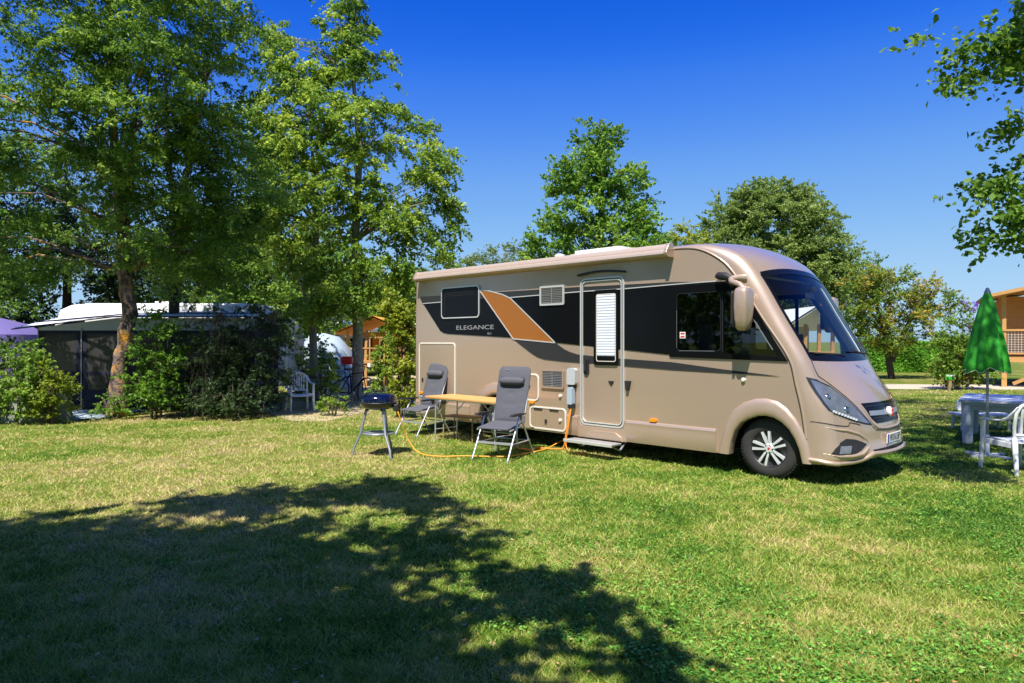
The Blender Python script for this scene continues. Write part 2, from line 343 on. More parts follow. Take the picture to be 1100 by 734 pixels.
# ------------------------------------------------------------------ ground
def ground():
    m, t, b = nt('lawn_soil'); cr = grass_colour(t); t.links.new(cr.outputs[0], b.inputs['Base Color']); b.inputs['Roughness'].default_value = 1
    b.inputs['Specular IOR Level'].default_value = .1
    N, L = t.nodes, t.links
    n = N.new('ShaderNodeTexNoise'); n.inputs['Scale'].default_value = 30; n.inputs['Detail'].default_value = 8
    g = N.new('ShaderNodeNewGeometry'); L.new(g.outputs['Position'], n.inputs[0])
    bu = N.new('ShaderNodeBump'); bu.inputs['Strength'].default_value = 1; bu.inputs['Distance'].default_value = .04; L.new(n.outputs[0], bu.inputs['Height']); L.new(bu.outputs[0], b.inputs['Normal'])
    q = MB(); q.add([(-900, -300, 0), (900, -300, 0), (900, 1500, 0), (-900, 1500, 0)], [(0, 1, 2, 3)])
    tag(q.build('ground', m, recalc=False), kind='structure')
    pm = mat('pale_gravel', (.46, .40, .30), .95, 0, .2, 4, bump=.6, bscale=60)
    q = MB(); xs = np.linspace(4, 60, 40)
    V = []; 
    for x in xs:
        V += [(x, 24.2+.4*math.sin(x*.2)+.1*math.sin(x*2.1), .004), (x, 27.0+.4*math.sin(x*.2+.2)+.12*math.sin(x*1.7), .004)]
    q.add(V, [(2*i, 2*i+2, 2*i+3, 2*i+1) for i in range(39)])
    tag(q.build('path', pm, recalc=False), kind='structure')
    q = MB(); V = []      # dry earth track between the left pitches
    for i, y in enumerate(np.linspace(14.5, 34, 30)):
        c = -4.5-.1*(y-15)+.2*math.sin(y); w = 1.1+.03*(y-14)*3+.25*math.sin(y*2.3)
        w *= min(1, (y-14)/2)
        V += [(c-w, y, .004), (c+w, y, .004)]
    q.add(V, [(2*i, 2*i+1, 2*i+3, 2*i+2) for i in range(29)])
    tag(q.build('path', mat('dry_earth', (.42, .33, .20), .95, 0, .3, 3, bump=.6, bscale=40), recalc=False), kind='structure')
ground()
def tri_cloud(name, V, nper, mat_, var, parent=None):
    """V (N,nper,3) -> one polygon per item with face attribute v"""
    n = len(V); me = bpy.data.meshes.new(name)
    me.vertices.add(n*nper); me.vertices.foreach_set('co', V.reshape(-1).astype(np.float32))
    me.loops.add(n*nper); me.loops.foreach_set('vertex_index', np.arange(n*nper, dtype=np.int32))
    me.polygons.add(n); me.polygons.foreach_set('loop_start', np.arange(0, n*nper, nper, dtype=np.int32))
    me.polygons.foreach_set('loop_total', np.full(n, nper, dtype=np.int32))
    a = me.attributes.new('v', 'FLOAT', 'FACE'); a.data.foreach_set('value', np.clip(var, 0, 1).astype(np.float32))
    me.materials.append(mat_); me.update(); me.validate()
    o = bpy.data.objects.new(name, me); COL.objects.link(o)
    if parent: o.parent = parent
    return o
def vnoise(x, y, s, seed=0):
    r = np.random.default_rng(seed); g = r.random((64, 64)); X = x*s+100; Y = y*s+100
    i = np.floor(X).astype(int); j = np.floor(Y).astype(int); u = X-i; v = Y-j; u = u*u*(3-2*u); v = v*v*(3-2*v)
    G = lambda a, b: g[a % 64, b % 64]
    return (G(i, j)*(1-u)+G(i+1, j)*u)*(1-v)+(G(i, j+1)*(1-u)+G(i+1, j+1)*u)*v
def grass():
    n = 980000
    t = rng.random(n); d0, d1 = 2.7, 24
    y = 1/(1/d0+(1/d1-1/d0)*t)             # density falls off with distance
    x = (rng.random(n)*2-1)*(y*.88+1.4)
    # keep off the gravel
    tuft = vnoise(x, y, 6, 1); t2 = vnoise(x, y, 17, 2); keep = rng.random(n) < (.12+.75*tuft+.45*t2)
    x, y, tuft = x[keep], y[keep], tuft[keep]; n = len(x)
    h = (.010+.024*rng.random(n)**2+.022*tuft**3)*(1+.02*y); w = .0015+.00050*y
    a = rng.random(n)*2*np.pi; lean = h*rng.uniform(.3, 2.0, n)
    b = rng.random(n)*2*np.pi
    V = np.zeros((n, 3, 3)); cx, sx = np.cos(a)*w, np.sin(a)*w
    V[:, 0] = np.stack([x-cx, y-sx, np.zeros(n)], 1); V[:, 1] = np.stack([x+cx, y+sx, np.zeros(n)], 1)
    V[:, 2] = np.stack([x+np.cos(b)*lean, y+np.sin(b)*lean, h], 1)
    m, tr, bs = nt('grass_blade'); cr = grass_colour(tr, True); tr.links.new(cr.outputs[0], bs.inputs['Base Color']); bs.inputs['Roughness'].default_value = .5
    bs.inputs['Specular IOR Level'].default_value = .35
    tl = tr.nodes.new('ShaderNodeBsdfTranslucent'); tr.links.new(cr.outputs[0], tl.inputs[0])
    mx = tr.nodes.new('ShaderNodeMixShader'); mx.inputs[0].default_value = .3; tr.links.new(bs.outputs[0], mx.inputs[1]); tr.links.new(tl.outputs[0], mx.inputs[2])
    tr.links.new(mx.outputs[0], tr.nodes['Material Output'].inputs[0])
    o = tri_cloud('grass', V, 3, m, rng.random(n)); tag(o, 'short mown lawn grass, green with dry straw coloured patches', 'grass', kind='stuff')
    # broad-leaved weeds in the lawn (clover, plantain)
    n = 60000; t = rng.random(n); y = 1/(1/2.8+(1/13-1/2.8)*t); x = (rng.random(n)*2-1)*(y*.82+.5)
    dens = vnoise(x, y, .9, 5)*.6+vnoise(x, y, 3.1, 6)*.5+.04*x
    k = dens > .60; x, y = x[k], y[k]; n = len(x)
    h = rng.uniform(.012, .04, n); s = rng.uniform(.006, .016, n); a = rng.random(n)*2*np.pi; tilt = rng.uniform(-.4, .4, (n, 2))
    V = np.zeros((n, 4, 3))
    for q, (u, v) in enumerate(((-1, 0), (0, -.7), (1, 0), (0, .7))):
        ux = u*np.cos(a)-v*np.sin(a); uy = u*np.sin(a)+v*np.cos(a)
        V[:, q] = np.stack([x+ux*s, y+uy*s, h+(ux*tilt[:, 0]+uy*tilt[:, 1])*s], 1)
    o = tri_cloud('lawn_weed', V, 4, leafmat('weed_leaf', (.03, .10, .012), (.07, .19, .02), (.16, .30, .05), .25), rng.random(n))
    tag(o, 'clover and broad leaved weeds growing through the lawn', 'weeds', kind='stuff')
    n = 420; t = rng.random(n); y = 1/(1/3+(1/14-1/3)*t); x = (rng.random(n)*2-1)*(y*.8); V = np.zeros((n, 4, 3)); a = rng.random(n)*6.28; s = rng.uniform(.01, .022, n)
    for q, (u, v) in enumerate(((-1, 0), (0, -.5), (1, 0), (0, .5))):
        ux = u*np.cos(a)-v*np.sin(a); uy = u*np.sin(a)+v*np.cos(a)
        V[:, q] = np.stack([x+ux*s, y+uy*s, .028+abs(u)*.01*rng.random(n)], 1)
    o = tri_cloud('fallen_leaf_litter', V, 4, leafmat('dead_leaf', (.22, .12, .05), (.34, .16, .06), (.45, .30, .16), .1), rng.random(n))
    tag(o, 'scattered small brown fallen leaves lying on the lawn', 'leaves', kind='stuff')
grass()

# ------------------------------------------------------------------ trees
def leaf_quads(C, size, up=.35, aspect=.55, jit=.35, seed=0, droop=0, G=None):
    r = np.random.default_rng(seed); n = len(C)
    nn = r.normal(size=(n, 3)); nn[:, 2] = np.abs(nn[:, 2])+up
    if G is not None: nn = nn*.75+G*1.3
    nn /= np.linalg.norm(nn, axis=1, keepdims=True)
    a = r.normal(size=(n, 3)); a[:, 2] -= droop; a -= nn*(a*nn).sum(1, keepdims=True); a /= np.linalg.norm(a, axis=1, keepdims=True)
    b = np.cross(nn, a); s = size*(1+jit*r.uniform(-1, 1, n))[:, None]
    V = np.zeros((n, 4, 3)); V[:, 0] = C-a*s*.5; V[:, 1] = C-b*s*aspect*.5+a*s*.05+nn*s*.08; V[:, 2] = C+a*s*.5; V[:, 3] = C+b*s*aspect*.5+a*s*.05+nn*s*.08
    return V
SUN_GAPS = [(-8.7, 15.35, 2.2, .55, 1), (-8.75, 15.3, .8, .5, 1), (-10.4, 17.7, 2.3, 1.7, .97), (-11.6, 19.2, 2.7, 1.3, .9), (-9.6, 19.3, 2.7, 1.2, .9), (-8.2, 19.2, 2.7, 1.0, .95), (-6.9, 19.3, 2.7, 1.0, .95)]
def tree(name, label, cat, base, trunk, lobes, nclump, nleaf, clump_r, leaf, lm, bark, group=None, seed=1, flat=.75, vb=0, vr=.35, branches=True, droop=0, brn=90, aspect=.55, nsides=8, shell=.35, tr_from=.25, spray=True):
    """trunk: list of (x,y,z,r) relative to base; lobes: (x,y,z,rx,ry,rz[,weight])"""
    r = np.random.default_rng(seed); root = thing(name, label, cat, (base[0], base[1], 0), 0, group)
    q = MB()
    trunks = trunk if isinstance(trunk[0], list) else [trunk]
    for T in trunks:
        P = [Vector(p[:3]) for p in T]; R = [p[3] for p in T]
        PP = []; RR = []
        for i in range(len(P)-1):
            for k in range(4):
                f_ = k/4; p = P[i].lerp(P[i+1], f_); w = R[i]*.10
                PP.append(p+Vector(r.uniform(-w, w, 3))*(0 if (i == 0 and k == 0) else 1)); RR.append((R[i]*(1-f_)+R[i+1]*f_)*r.uniform(.93, 1.07))
        PP.append(P[-1]); RR.append(R[-1])
        q.tube(PP, RR, nsides)
    L = np.array([l[:6] for l in lobes], float); wt = np.array([(l[6] if len(l) > 6 else 1)*(l[3]*l[4]*l[5])**(2/3) for l in lobes]); wt /= wt.sum()
    ci = r.choice(len(L), nclump, p=wt)
    d = r.normal(size=(nclump, 3)); d /= np.linalg.norm(d, axis=1, keepdims=True)
    rr = (shell+(1-shell)*r.random(nclump)**.6)[:, None]*(1+.10*r.normal(size=(nclump, 1)))
    C = L[ci, :3]+d*rr*L[ci, 3:6]
    keep = C[:, 2] > .12        # openings cut into the crowns along sun rays, to light trunk and roofs
    for (gx, gy, gz, gr, pr_) in SUN_GAPS:
        wx = C[:, 0]+base[0]+.197*(C[:, 2]-gz); wy = C[:, 1]+base[1]+.542*(C[:, 2]-gz)
        keep &= ~((np.hypot(wx-gx, wy-gy) < gr) & (C[:, 2] > gz+.3) & (r.random(nclump) < pr_))
    C = C[keep]; nclump = len(C)
    cs = clump_r*r.uniform(.6, 1.4, nclump); cv = r.random(nclump)
    m = (nleaf*(cs/clump_r)**2).astype(int)+3
    idx = np.repeat(np.arange(nclump), m); N = len(idx)
    if spray:      # every clump is a handful of leafy twigs fanning outwards and drooping
        nt_ = 7; od = C-np.array([0, 0, 0]); od = od-np.stack([np.zeros(nclump), np.zeros(nclump), C[:, 2]*.82], 1); od /= np.linalg.norm(od, axis=1, keepdims=True)+1e-6
        td = r.normal(size=(nclump, nt_, 3))*np.array([1, 1, .55]); td /= np.linalg.norm(td, axis=2, keepdims=True); td = td+od[:, None]*.75; td[:, :, 2] += .1
        td /= np.linalg.norm(td, axis=2, keepdims=True); tl_ = r.uniform(.6, 1.5, (nclump, nt_))
        k_ = r.integers(0, nt_, N); t_ = r.random(N)**.8
        dv = td[idx, k_]*(t_*tl_[idx, k_])[:, None]; jit = r.normal(size=(N, 3))*(.13*(1.15-t_))[:, None]
        P_ = (dv+jit)*cs[idx][:, None]; P_[:, 2] -= (droop+.12)*t_**2*cs[idx]*tl_[idx, k_]
        LC = C[idx]+P_; g = jit/(np.linalg.norm(jit, axis=1, keepdims=True)+1e-6)*.5
    else:
        g = r.normal(size=(N, 3)); g /= np.linalg.norm(g, axis=1, keepdims=True); g *= (r.random(N)**.45)[:, None]; g[:, 2] *= flat
        LC = C[idx]+g*cs[idx][:, None]
        if droop: LC[:, 2] -= droop*np.hypot(g[:, 0], g[:, 1])*cs[idx]
    v = .45+vb+(cv[idx]-.5)*vr+r.normal(size=N)*.16
    if branches:
        TP = [(Vector(p[:3]), p[3]) for T in trunks for p in T]
        for c in C[r.permutation(nclump)[:brn]]:
            c = Vector(c); cand = [t for t in TP if t[0].z < c.z+.3 and t[0].z > TP[-1][0].z*tr_from]
            if not cand: cand = [TP[-1]]
            t = min(cand, key=lambda t: (t[0]-c).length+abs(t[0].z-(c.z-.9))*.5)
            a = t[0]; mid = a.lerp(c, .5)+Vector((0, 0, .12*(c-a).length))+Vector(r.uniform(-.12, .12, 3))
            r0 = min(t[1]*.35, .009+.008*(c-a).length)
            q.tube([a, a.lerp(mid, .5)+Vector((0, 0, .04)), mid, mid.lerp(c, .5)+Vector(r.uniform(-.08, .08, 3)), c], [r0, r0*.8, r0*.6, r0*.38, .004], 5, cap=False)
    q.build('trunk', bark, root, smooth=60, recalc=False)
    tri_cloud('crown', leaf_quads(LC, leaf, seed=seed+50, aspect=aspect, droop=droop, G=g), 4, lm, v, root)
    return root
def at(px, depth): return (px-550)/740*depth
def zz(py, depth): return 1.68+(366.5-py)/740*depth
# ------------------------------------------------------------------ motorhome
P0 = (3.12, 8.40); VR = math.atan2(-.7047, .7095)
CT = [((-7.0,.25),(-7.06,.25),(-7.1,.25)),((-7.02,.6),(-7.08,.6),(-7.12,.6)),((-7.0,2.6),(-7.06,2.6),(-7.1,2.6)),
((-6.96,2.84),(-7.0,2.89),(-7.02,2.93)),((-6.8,2.92),(-6.8,2.97),(-6.8,3.01)),((-3,2.93),(-3,2.98),(-3,3.02)),
((-1.3,2.93),(-1.25,2.985),(-1.15,3.03)),((-.94,2.89),(-.82,2.96),(-.70,3.01)),((-.61,2.71),(-.42,2.80),(-.33,2.84)),
((-.41,2.48),(-.17,2.53),(-.08,2.62)),((-.08,1.97),(.14,2.0),(.27,2.03)),((.26,1.46),(.45,1.47),(.60,1.45)),
((.34,1.15),(.56,1.2),(.80,1.18)),((.40,.90),(.70,.93),(.96,.93)),((.43,.72),(.76,.69),(1.04,.69)),
((.46,.5),(.79,.5),(1.06,.49)),((.49,.34),(.82,.33),(1.09,.37)),((.5,.25),(.78,.26),(1.04,.31))]
NS = 6
def curve3(k):
    P = np.array([c[k] for c in CT], float); P = np.vstack([2*P[0]-P[1], P, 2*P[-1]-P[-2]]); out = []
    for i in range(1, len(P)-2):
        a, b, c, d = P[i-1], P[i], P[i+1], P[i+2]; L = np.linalg.norm(c-b)
        m1 = (c-a)/(L+np.linalg.norm(b-a))*L; m2 = (d-b)/(np.linalg.norm(d-c)+L)*L
        for s in range(NS):
            t = s/NS; out.append((2*t**3-3*t*t+1)*b+(t**3-2*t*t+t)*m1+(-2*t**3+3*t*t)*c+(t**3-t*t)*m2)
    out.append(P[-2]); return np.array(out)
CA, CB, CC = curve3(0), curve3(1), curve3(2); WID = 2.3; CRN = .15
def prof(y):
    y = min(y, WID-y)
    if y < CRN: return CA+(CB-CA)*math.sqrt(max(0, 1-(1-y/CRN)**2))
    q = (WID/2-y)/(WID/2-CRN); return CB+(CC-CB)*(1-abs(q)**2.4)
T0 = 8*NS
def fx(y, z):
    p = prof(y)[T0:]; return float(np.interp(-z, -p[:, 1], p[:, 0]))
def fn3(y, z):
    e = .01; dy = fx(min(y+e, WID), z)-fx(max(y-e, 0), z); dz = fx(y, z+e)-fx(y, z-e)
    n = Vector((1, -dy/(2*e), -dz/(2*e))); n.normalize(); return n
def fpt(y, z, off):
    n = fn3(y, z); x = fx(y, z); return (x+n.x*off, y+n.y*off, z+n.z*off)
def decal(name, poly, mat_, parent, off, mirror=True, step=.03, smooth=40, fpt_=None):
    """poly in (y,z) laid on the nose surface; meshed finely so that it follows the curvature"""
    fp = fpt_ or fpt
    B = []
    for i in range(len(poly)):
        a = Vector(poly[i]); b = Vector(poly[(i+1) % len(poly)]); k = max(1, int((b-a).length/step))
        B += [a.lerp(b, j/k) for j in range(k)]
    nb = len(B); xs = [p.x for p in B]; zs = [p.y for p in B]
    pts = list(B)
    def inside(x, z):
        c = False
        for i in range(nb):
            x1, z1 = B[i]; x2, z2 = B[i-1]
            if (z1 > z) != (z2 > z) and x < (x2-x1)*(z-z1)/(z2-z1)+x1: c = not c
        return c
    x = min(xs)+step/2
    while x < max(xs):
        z = min(zs)+step/2
        while z < max(zs):
            if inside(x, z) and min((Vector((x, z))-p).length for p in B) > step*.4: pts.append(Vector((x, z)))
            z += step
        x += step
    r = delaunay_2d_cdt(pts, [(i, (i+1) % nb) for i in range(nb)], [], 1, 1e-5)
    for s in ((False, True) if mirror else (False,)):
        V = [fp(p.x, p.y, off) for p in r[0]]
        if s: V = [(a, WID-b, c) for a, b, c in V]
        F = [tuple(f) if s else tuple(f)[::-1] for f in r[2]]
        q = MB(); q.add(V, F); o = q.build(name, mat_, parent, smooth=smooth, recalc=False)
    return o
def fstrip(q, pts, w, off, n=4):
    """a thin seam line on the nose; pts (y,z)"""
    P = []
    for i in range(len(pts)-1):
        for k in range(n): P.append(Vector(pts[i]).lerp(Vector(pts[i+1]), k/n))
    P.append(Vector(pts[-1])); V = []
    for i, p in enumerate(P):
        d = P[min(i+1, len(P)-1)]-P[max(i-1, 0)]; d.normalize(); nn = Vector((-d.y, d.x))*w/2
        for e in (1, -1):
            a = p+nn*e; V.append(fpt(min(max(a.x, 0), WID), a.y, off))
    q.add(V, [(2*i, 2*i+2, 2*i+3, 2*i+1) for i in range(len(P)-1)])
ARCH_IN = [(-.50, .25), (-.47, .42), (-.42, .56), (-.34, .66), (-.24, .72), (-.12, .765), (-.02, .775), (.08, .76), (.18, .71), (.27, .63), (.34, .52), (.39, .40), (.425, .25)]
ARCH_OUT = [(-.66, .25), (-.61, .46), (-.55, .66), (-.44, .82), (-.31, .92), (-.15, .975), (-.02, .985), (.12, .96), (.24, .88), (.34, .77), (.42, .64), (.48, .50), (.53, .25)]
REARX = -4.72
CABWIN = [(-1.33, 1.50), (.215, 1.465), (-.03, 1.86), (-.21, 2.14), (-.385, 2.385), (-1.33, 2.40)]
def S(y0):          # near side plane, looking from outside: (X,Z) -> local
    return lambda u, v, t: (u, y0-t, v)
def motorhome():
    van = thing('motorhome', 'large champagne coloured integrated motorhome with black, grey and copper side graphics parked on the grass', 'motorhome', (P0[0], P0[1], 0), VR)
    pa = M['paint']
    # --- body shell: swept skin + two side panels
    q = MB(); nT = len(CA)
    ys = [0, .004, .014, .032, .058, .09, .12, CRN]+list(np.linspace(CRN, WID-CRN, 24)[1:-1])+[WID-v for v in (CRN, .12, .09, .058, .032, .014, .004, 0)]
    G_ = [prof(y) for y in ys]; V = []
    for j, y in enumerate(ys):
        for i in range(nT): V.append((G_[j][i][0], y, G_[j][i][1]))
    F = []
    wy0, wy1 = .15, WID-.15
    for j in range(len(ys)-1):
        for i in range(nT-1):
            ym = (ys[j]+ys[j+1])/2
            if 9*NS <= i < 11*NS and wy0 < ym < wy1: continue
            F.append((j*nT+i, (j+1)*nT+i, (j+1)*nT+i+1, j*nT+i+1))
    q.add(V, F)
    body = q.build('body', pa, van, smooth=50)
    for side_ in (0, 1):
        poly = [tuple(p) for p in CA[:]]                      # rear bottom -> over the roof -> nose bottom
        bot = [(p[0], p[1]) for p in ARCH_IN[::-1]]+[(p[0]+REARX, p[1]) for p in ARCH_IN[::-1]]
        full = poly+bot
        qq = MB(); y = .0 if side_ == 0 else WID
        qq.prism(full, lambda u, v, t: (u, y, v), 0, 0, holes=[CABWIN])
        qq.build('side_panel', pa, van)
    # underbody, wheel wells
    q = MB(); q.box((-3.1, 1.15, .62), (7.6, 1.5, .5)); q.box((-2.35, 1.15, .55), (3.6, 2.2, .45)); q.box((-6.1, 1.15, .55), (1.7, 2.2, .45)); q.box((.5, 1.15, .6), (.35, 1.9, .55))
    q.build('underbody', M['blackhole'], van)
    q = MB()      # inside of the cab
    q.box((-1.9, 1.15, 1.7), (.06, 2.24, 1.9)); q.box((-.75, 1.15, .86), (2.2, 2.2, .06))
    q.build('cab_interior', M['liner'], van)
    q = MB(); q.box((-1.35, 1.15, 2.72), (1.1, 2.1, .04)); q.box((-.42, 1.15, 2.60), (.25, 1.9, .03), Matrix.Rotation(rad(35), 3, 'Y'))
    q.build('cab_ceiling', M['liner'], van)
    # dashboard
    q = MB(); q.prism([(-.25, 1.0), (-.25, 1.28), (-.12, 1.37), (.08, 1.38), (.42, 1.36), (.5, 1.30), (.5, 1.0)], lambda u, v, t: (u-.12*abs(t-1.15)**2*.6, t, v), .14, 2.16)
    dash = q.build('dashboard', M['dark'], van, bevel=.015)
    q = MB(); q.lathe([(.17+.012*math.cos(a), .012*math.sin(a)) for a in np.linspace(0, 2*math.pi, 9)], (0, 0, 0), n=28)
    q.bar((-.17, 0, 0), (.17, 0, 0), .03, .015); q.bar((0, 0, 0), (0, -.17, 0), .03, .015)
    sw = q.build('steering_wheel', M['dark'], van, smooth=60); sw.location = (-.42, 1.62, 1.40); sw.rotation_euler = (0, rad(-40), rad(0))
    for yy in (.60, 1.68):
        q = MB(); q.box((-.95, yy, 1.25), (.5, .5, .16)); q.box((-1.2, yy, 1.62), (.14, .48, .68), Matrix.Rotation(rad(-10), 3, 'Y')); q.box((-1.28, yy, 2.02), (.1, .28, .18), Matrix.Rotation(rad(-8), 3, 'Y'))
        q.build('cab_seat', M['ventgrey'], van, bevel=.05, seg=3)
    # windscreen glass, dark border, pleated blinds
    q = MB(); yv = np.linspace(wy0, wy1, 20); V = []; I = list(range(9*NS, 11*NS+1))
    yv = [y for y in ys if wy0-.001 <= y <= wy1+.001]
    for y in yv:
        p = prof(y)
        for i in I: V.append((p[i][0]-.004, y, p[i][1]-.002))
    k = len(I); q.add(V, [(j*k+i, (j+1)*k+i, (j+1)*k+i+1, j*k+i+1) for j in range(len(yv)-1) for i in range(k-1)])
    ws = q.build('windscreen', M['glass'], van, smooth=60)
    fstr = MB()
    zt = lambda y: prof(y)[9*NS][1]; zb = lambda y: prof(y)[11*NS][1]
    top = [(y, zt(y)-.018) for y in np.linspace(.17, WID-.17, 16)]; bot = [(y, zb(y)+.022) for y in np.linspace(.17, WID-.17, 16)]
    fstrip(fstr, top, .075, .003, 1); fstrip(fstr, bot, .08, .003, 1)
    fstrip(fstr, [(.165, z) for z in np.linspace(1.47, 2.52, 12)], .05, .004, 1); fstrip(fstr, [(WID-.165, z) for z in np.linspace(1.47, 2.52, 12)], .05, .004, 1)
    fstr.build('surround', M['black'], ws, recalc=False)
    def pleat(y0, y1, m, nm):
        q = MB(); V = []; n = 14
        for i, z in enumerate(np.linspace(1.52, 2.44, 10)):
            for j in range(n+1):
                y = y0+(y1-y0)*j/n; zz_ = min(z, zt(min(y, WID-y))-.06); V.append((fx(y, zz_)-.05-(.025 if j % 2 else 0), y, zz_))
        q.add(V, [(i*(n+1)+j, (i+1)*(n+1)+j, (i+1)*(n+1)+j+1, i*(n+1)+j+1) for i in range(9) for j in range(n)])
        q.build(nm, m, van, recalc=False)
    pleat(1.90, 2.12, M['white'], 'folded_blind')
    q = MB(); q.bar(fpt(.95, 1.50, .02), fpt(.25, 1.53, .025), .014, .014); q.bar(fpt(1.9, 1.50, .02), fpt(1.15, 1.56, .03), .014, .014); q.bar(fpt(1.9, 1.48, .03), fpt(2.05, 1.72, .03), .014, .02)
    q.build('wiper', M['dark'], van)
    q = MB(); q.box((.05, 1.15, 2.28), (.03, .24, .07)); q.bar((.06, 1.15, 2.3), (.1, 1.15, 2.4), .02, .02); q.build('rear_view_mirror', M['dark'], van, bevel=.01)
    # --- side windows
    for s in (0, 1):
        f_ = (lambda u, v, t: (u, -.004-t, v)) if s == 0 else (lambda u, v, t: (u, WID+.004+t, v))
        inner = rrect(-1.25, 1.56, -.62, 2.32, .05)
        front = [(-.57, 1.53), (.12, 1.50), (-.09, 1.85), (-.26, 2.11), (-.41, 2.32), (-.57, 2.32)]
        q = MB(); q.prism([(-1.37, 1.47), (.25, 1.44), (-.02, 1.86), (-.19, 2.14), (-.365, 2.43), (-1.37, 2.43)], f_, 0, .012, holes=[inner, front])
        cw = q.build('cab_window', M['black'], van)
        q = MB(); q.prism(inner, f_, .002, .002); q.prism(front, f_, .002, .002); q.build('pane', M['glassdark'] if s == 0 else M['glassclear'], cw, recalc=False)
        if s == 0:
            q = MB(); q.prism(rrect(-1.255, 1.555, -.615, 2.325, .052), f_, .012, .014, holes=[inner]); 
            q.box((-.59, -.02, 1.93), (.008, .004, .78)); q.build('glazing_bead', M['dark'], cw)
            q = MB(); q.bar((-.36, -.021, 2.24), (.07, -.021, 1.58), .004, .010); q.build('edge_trim', M['steelgrey'], cw); q = MB(); q.bar((-1.255, -.018, 1.60), (-1.255, -.018, 2.1), .003, .005, up=(0, 1, 0)); q.bar((-1.22, -.018, 1.556), (-.7, -.018, 1.556), .005, .003, up=(0, 1, 0)); q.build('edge_trim', M['steelgrey'], cw)
            q = MB(); q.box((-1.17, -.010, 1.765), (.085, .002, .085)); q.build('sticker', M['white'], cw)
            q = MB(); q.box((-1.17, -.0125, 1.786), (.06, .002, .02)); q.box((-1.17, -.0125, 1.745), (.06, .002, .02)); q.build('sticker_print', M['red'], cw)
    # rear bedroom window
    q = MB(); q.prism(rrect(-6.22, 2.10, -5.18, 2.67, .07), S(0), 0, .03, holes=[rrect(-6.20, 2.12, -5.20, 2.65, .06)]); w = q.build('rear_window', M['silver'], van)
    q = MB(); q.prism(rrect(-6.20, 2.12, -5.20, 2.65, .06), S(0), 0, .026); q.build('pane', M['black'], w)
    q = MB()
    for i in range(4): q.box((-5.72, -.0285, 2.60-.03*i), (.8, .002, .008))
    q.box((-6.12, -.0285, 2.35), (.012, .002, .4)); q.build('blind_rail', M['dark'], w)
    # --- graphics (thin film, each layer 2-3 mm proud)
    q = MB(); q.prism([(-6.90, 2.54), (-6.4, 2.535), (-3, 2.51), (-1.34, 2.485), (-.72, 2.452), (-1.34, 2.44), (-6.80, 2.40)], S(0), .005, .007)
    q.build('graphic_band', M['grey'], van)
    q = MB(); q.prism([(-4.36, 1.72), (-4.15, 1.60), (-3.97, 1.50), (-3.82, 1.43), (-3.67, 1.395), (-3.3, 1.37), (-2.91, 1.355), (-1.34, 1.295), (.15, 1.262), (-.6, 1.325), (-1.34, 1.40), (-2.47, 1.445), (-3.0, 1.485), (-3.14, 1.52), (-3.25, 1.56), (-3.45, 1.67)], S(0), .005, .008)
    q.build('graphic_swoosh', M['grey'], van)
    q = MB(); q.prism([(-6.78, 2.40), (-6.35, 1.96), (-6.27, 1.88), (-6.18, 1.84), (-6.05, 1.82), (-4.2, 1.735), (-5.0, 2.43)], S(0), .005, .009)
    q.prism([(-4.42, 2.415), (-3.45, 1.665), (-1.366, 1.50), (-1.366, 2.44)], S(0), .005, .009)
    q.prism([(-1.366, 2.434), (-.375, 2.434), (-.42, 2.452), (-1.366, 2.445)], S(0), .005, .009)
    q.build('graphic_band', M['black'], van)
    q = MB(); org = [(-5.19, 2.58), (-4.95, 2.555), (-4.6, 2.47), (-4.42, 2.40), (-3.43, 1.66), (-4.36, 1.725)]
    q.prism(org, S(0), .009, .012); q.build('graphic_panel', M['orange'], van)
    q = MB()
    def line(a, b, w=.014, y=-.013): q.bar((a[0], y, a[1]), (b[0], y, b[1]), w, .004, up=(0, 1, 0))
    for i in range(6): line(org[i], org[(i+1) % 6], .018)
    line((-6.79, 2.405), (-5.2, 2.427)); line((-4.43, 2.415), (-2.92, 2.437)); line((-2.11, 2.437), (-1.34, 2.452)); line((-1.34, 2.452), (-.5, 2.462)); line((-2.88, 2.437), (-2.16, 2.437), y=-.0165)
    q.build('pinstripe', M['silver'], van)
    text_obj('lettering', 'ELEGANCE', .105, M['ventgrey2'], van, (-5.32, -.013, 1.925), (rad(90), 0, 0), .001, 1.95)
    text_obj('lettering', 'I821', .055, M['steelgrey'], van, (-4.93, -.013, 1.815), (rad(90), 0, 0), .001, 1.2)
    # --- awning cassette
    q = MB(); pr = [(0, 2.985), (-.05, 3.0), (-.09, 2.995), (-.115, 2.965), (-.125, 2.93), (-.122, 2.925), (-.15, 2.915), (-.165, 2.89), (-.168, 2.86), (-.155, 2.838), (-.12, 2.83), (0, 2.828)]
    q.prism(pr, lambda u, v, t: (t, u-.003, v), -6.84, -1.36); aw = q.build('awning_cassette', M['awning'], van, smooth=35)
    for x in (-6.86, -1.335):
        q = MB(); q.prism([(0, 3.0), (-.05, 3.012), (-.10, 3.005), (-.13, 2.97), (-.165, 2.92), (-.185, 2.87), (-.17, 2.83), (-.12, 2.815), (0, 2.815)], lambda u, v, t: (t, u-.003, v), x-.025, x+.025)
        q.build('end_cap', M['paint2'], aw, bevel=.006)
    q = MB(); q.tube([(-6.87, -.12, 2.83), (-6.87, -.11, 2.74)], .012); q.build('crank_eye', M['offwhite'], aw)
    # --- arch trim along the pillar seam
    q = MB(); pts = [(p[0], -.002, p[1]) for p in CA[6*NS:15*NS]]
    q.tube([(p[0]-.010, .001, p[2]-.006) for p in pts], .005, 6); q.build('pillar_seam', M['dark'], van, smooth=60)
    q = MB(); q.tube([(p[0]+.010, .002, p[2]+.004) for p in pts], .014, 8); q.build('pillar_trim', M['paint2'], van, smooth=60)
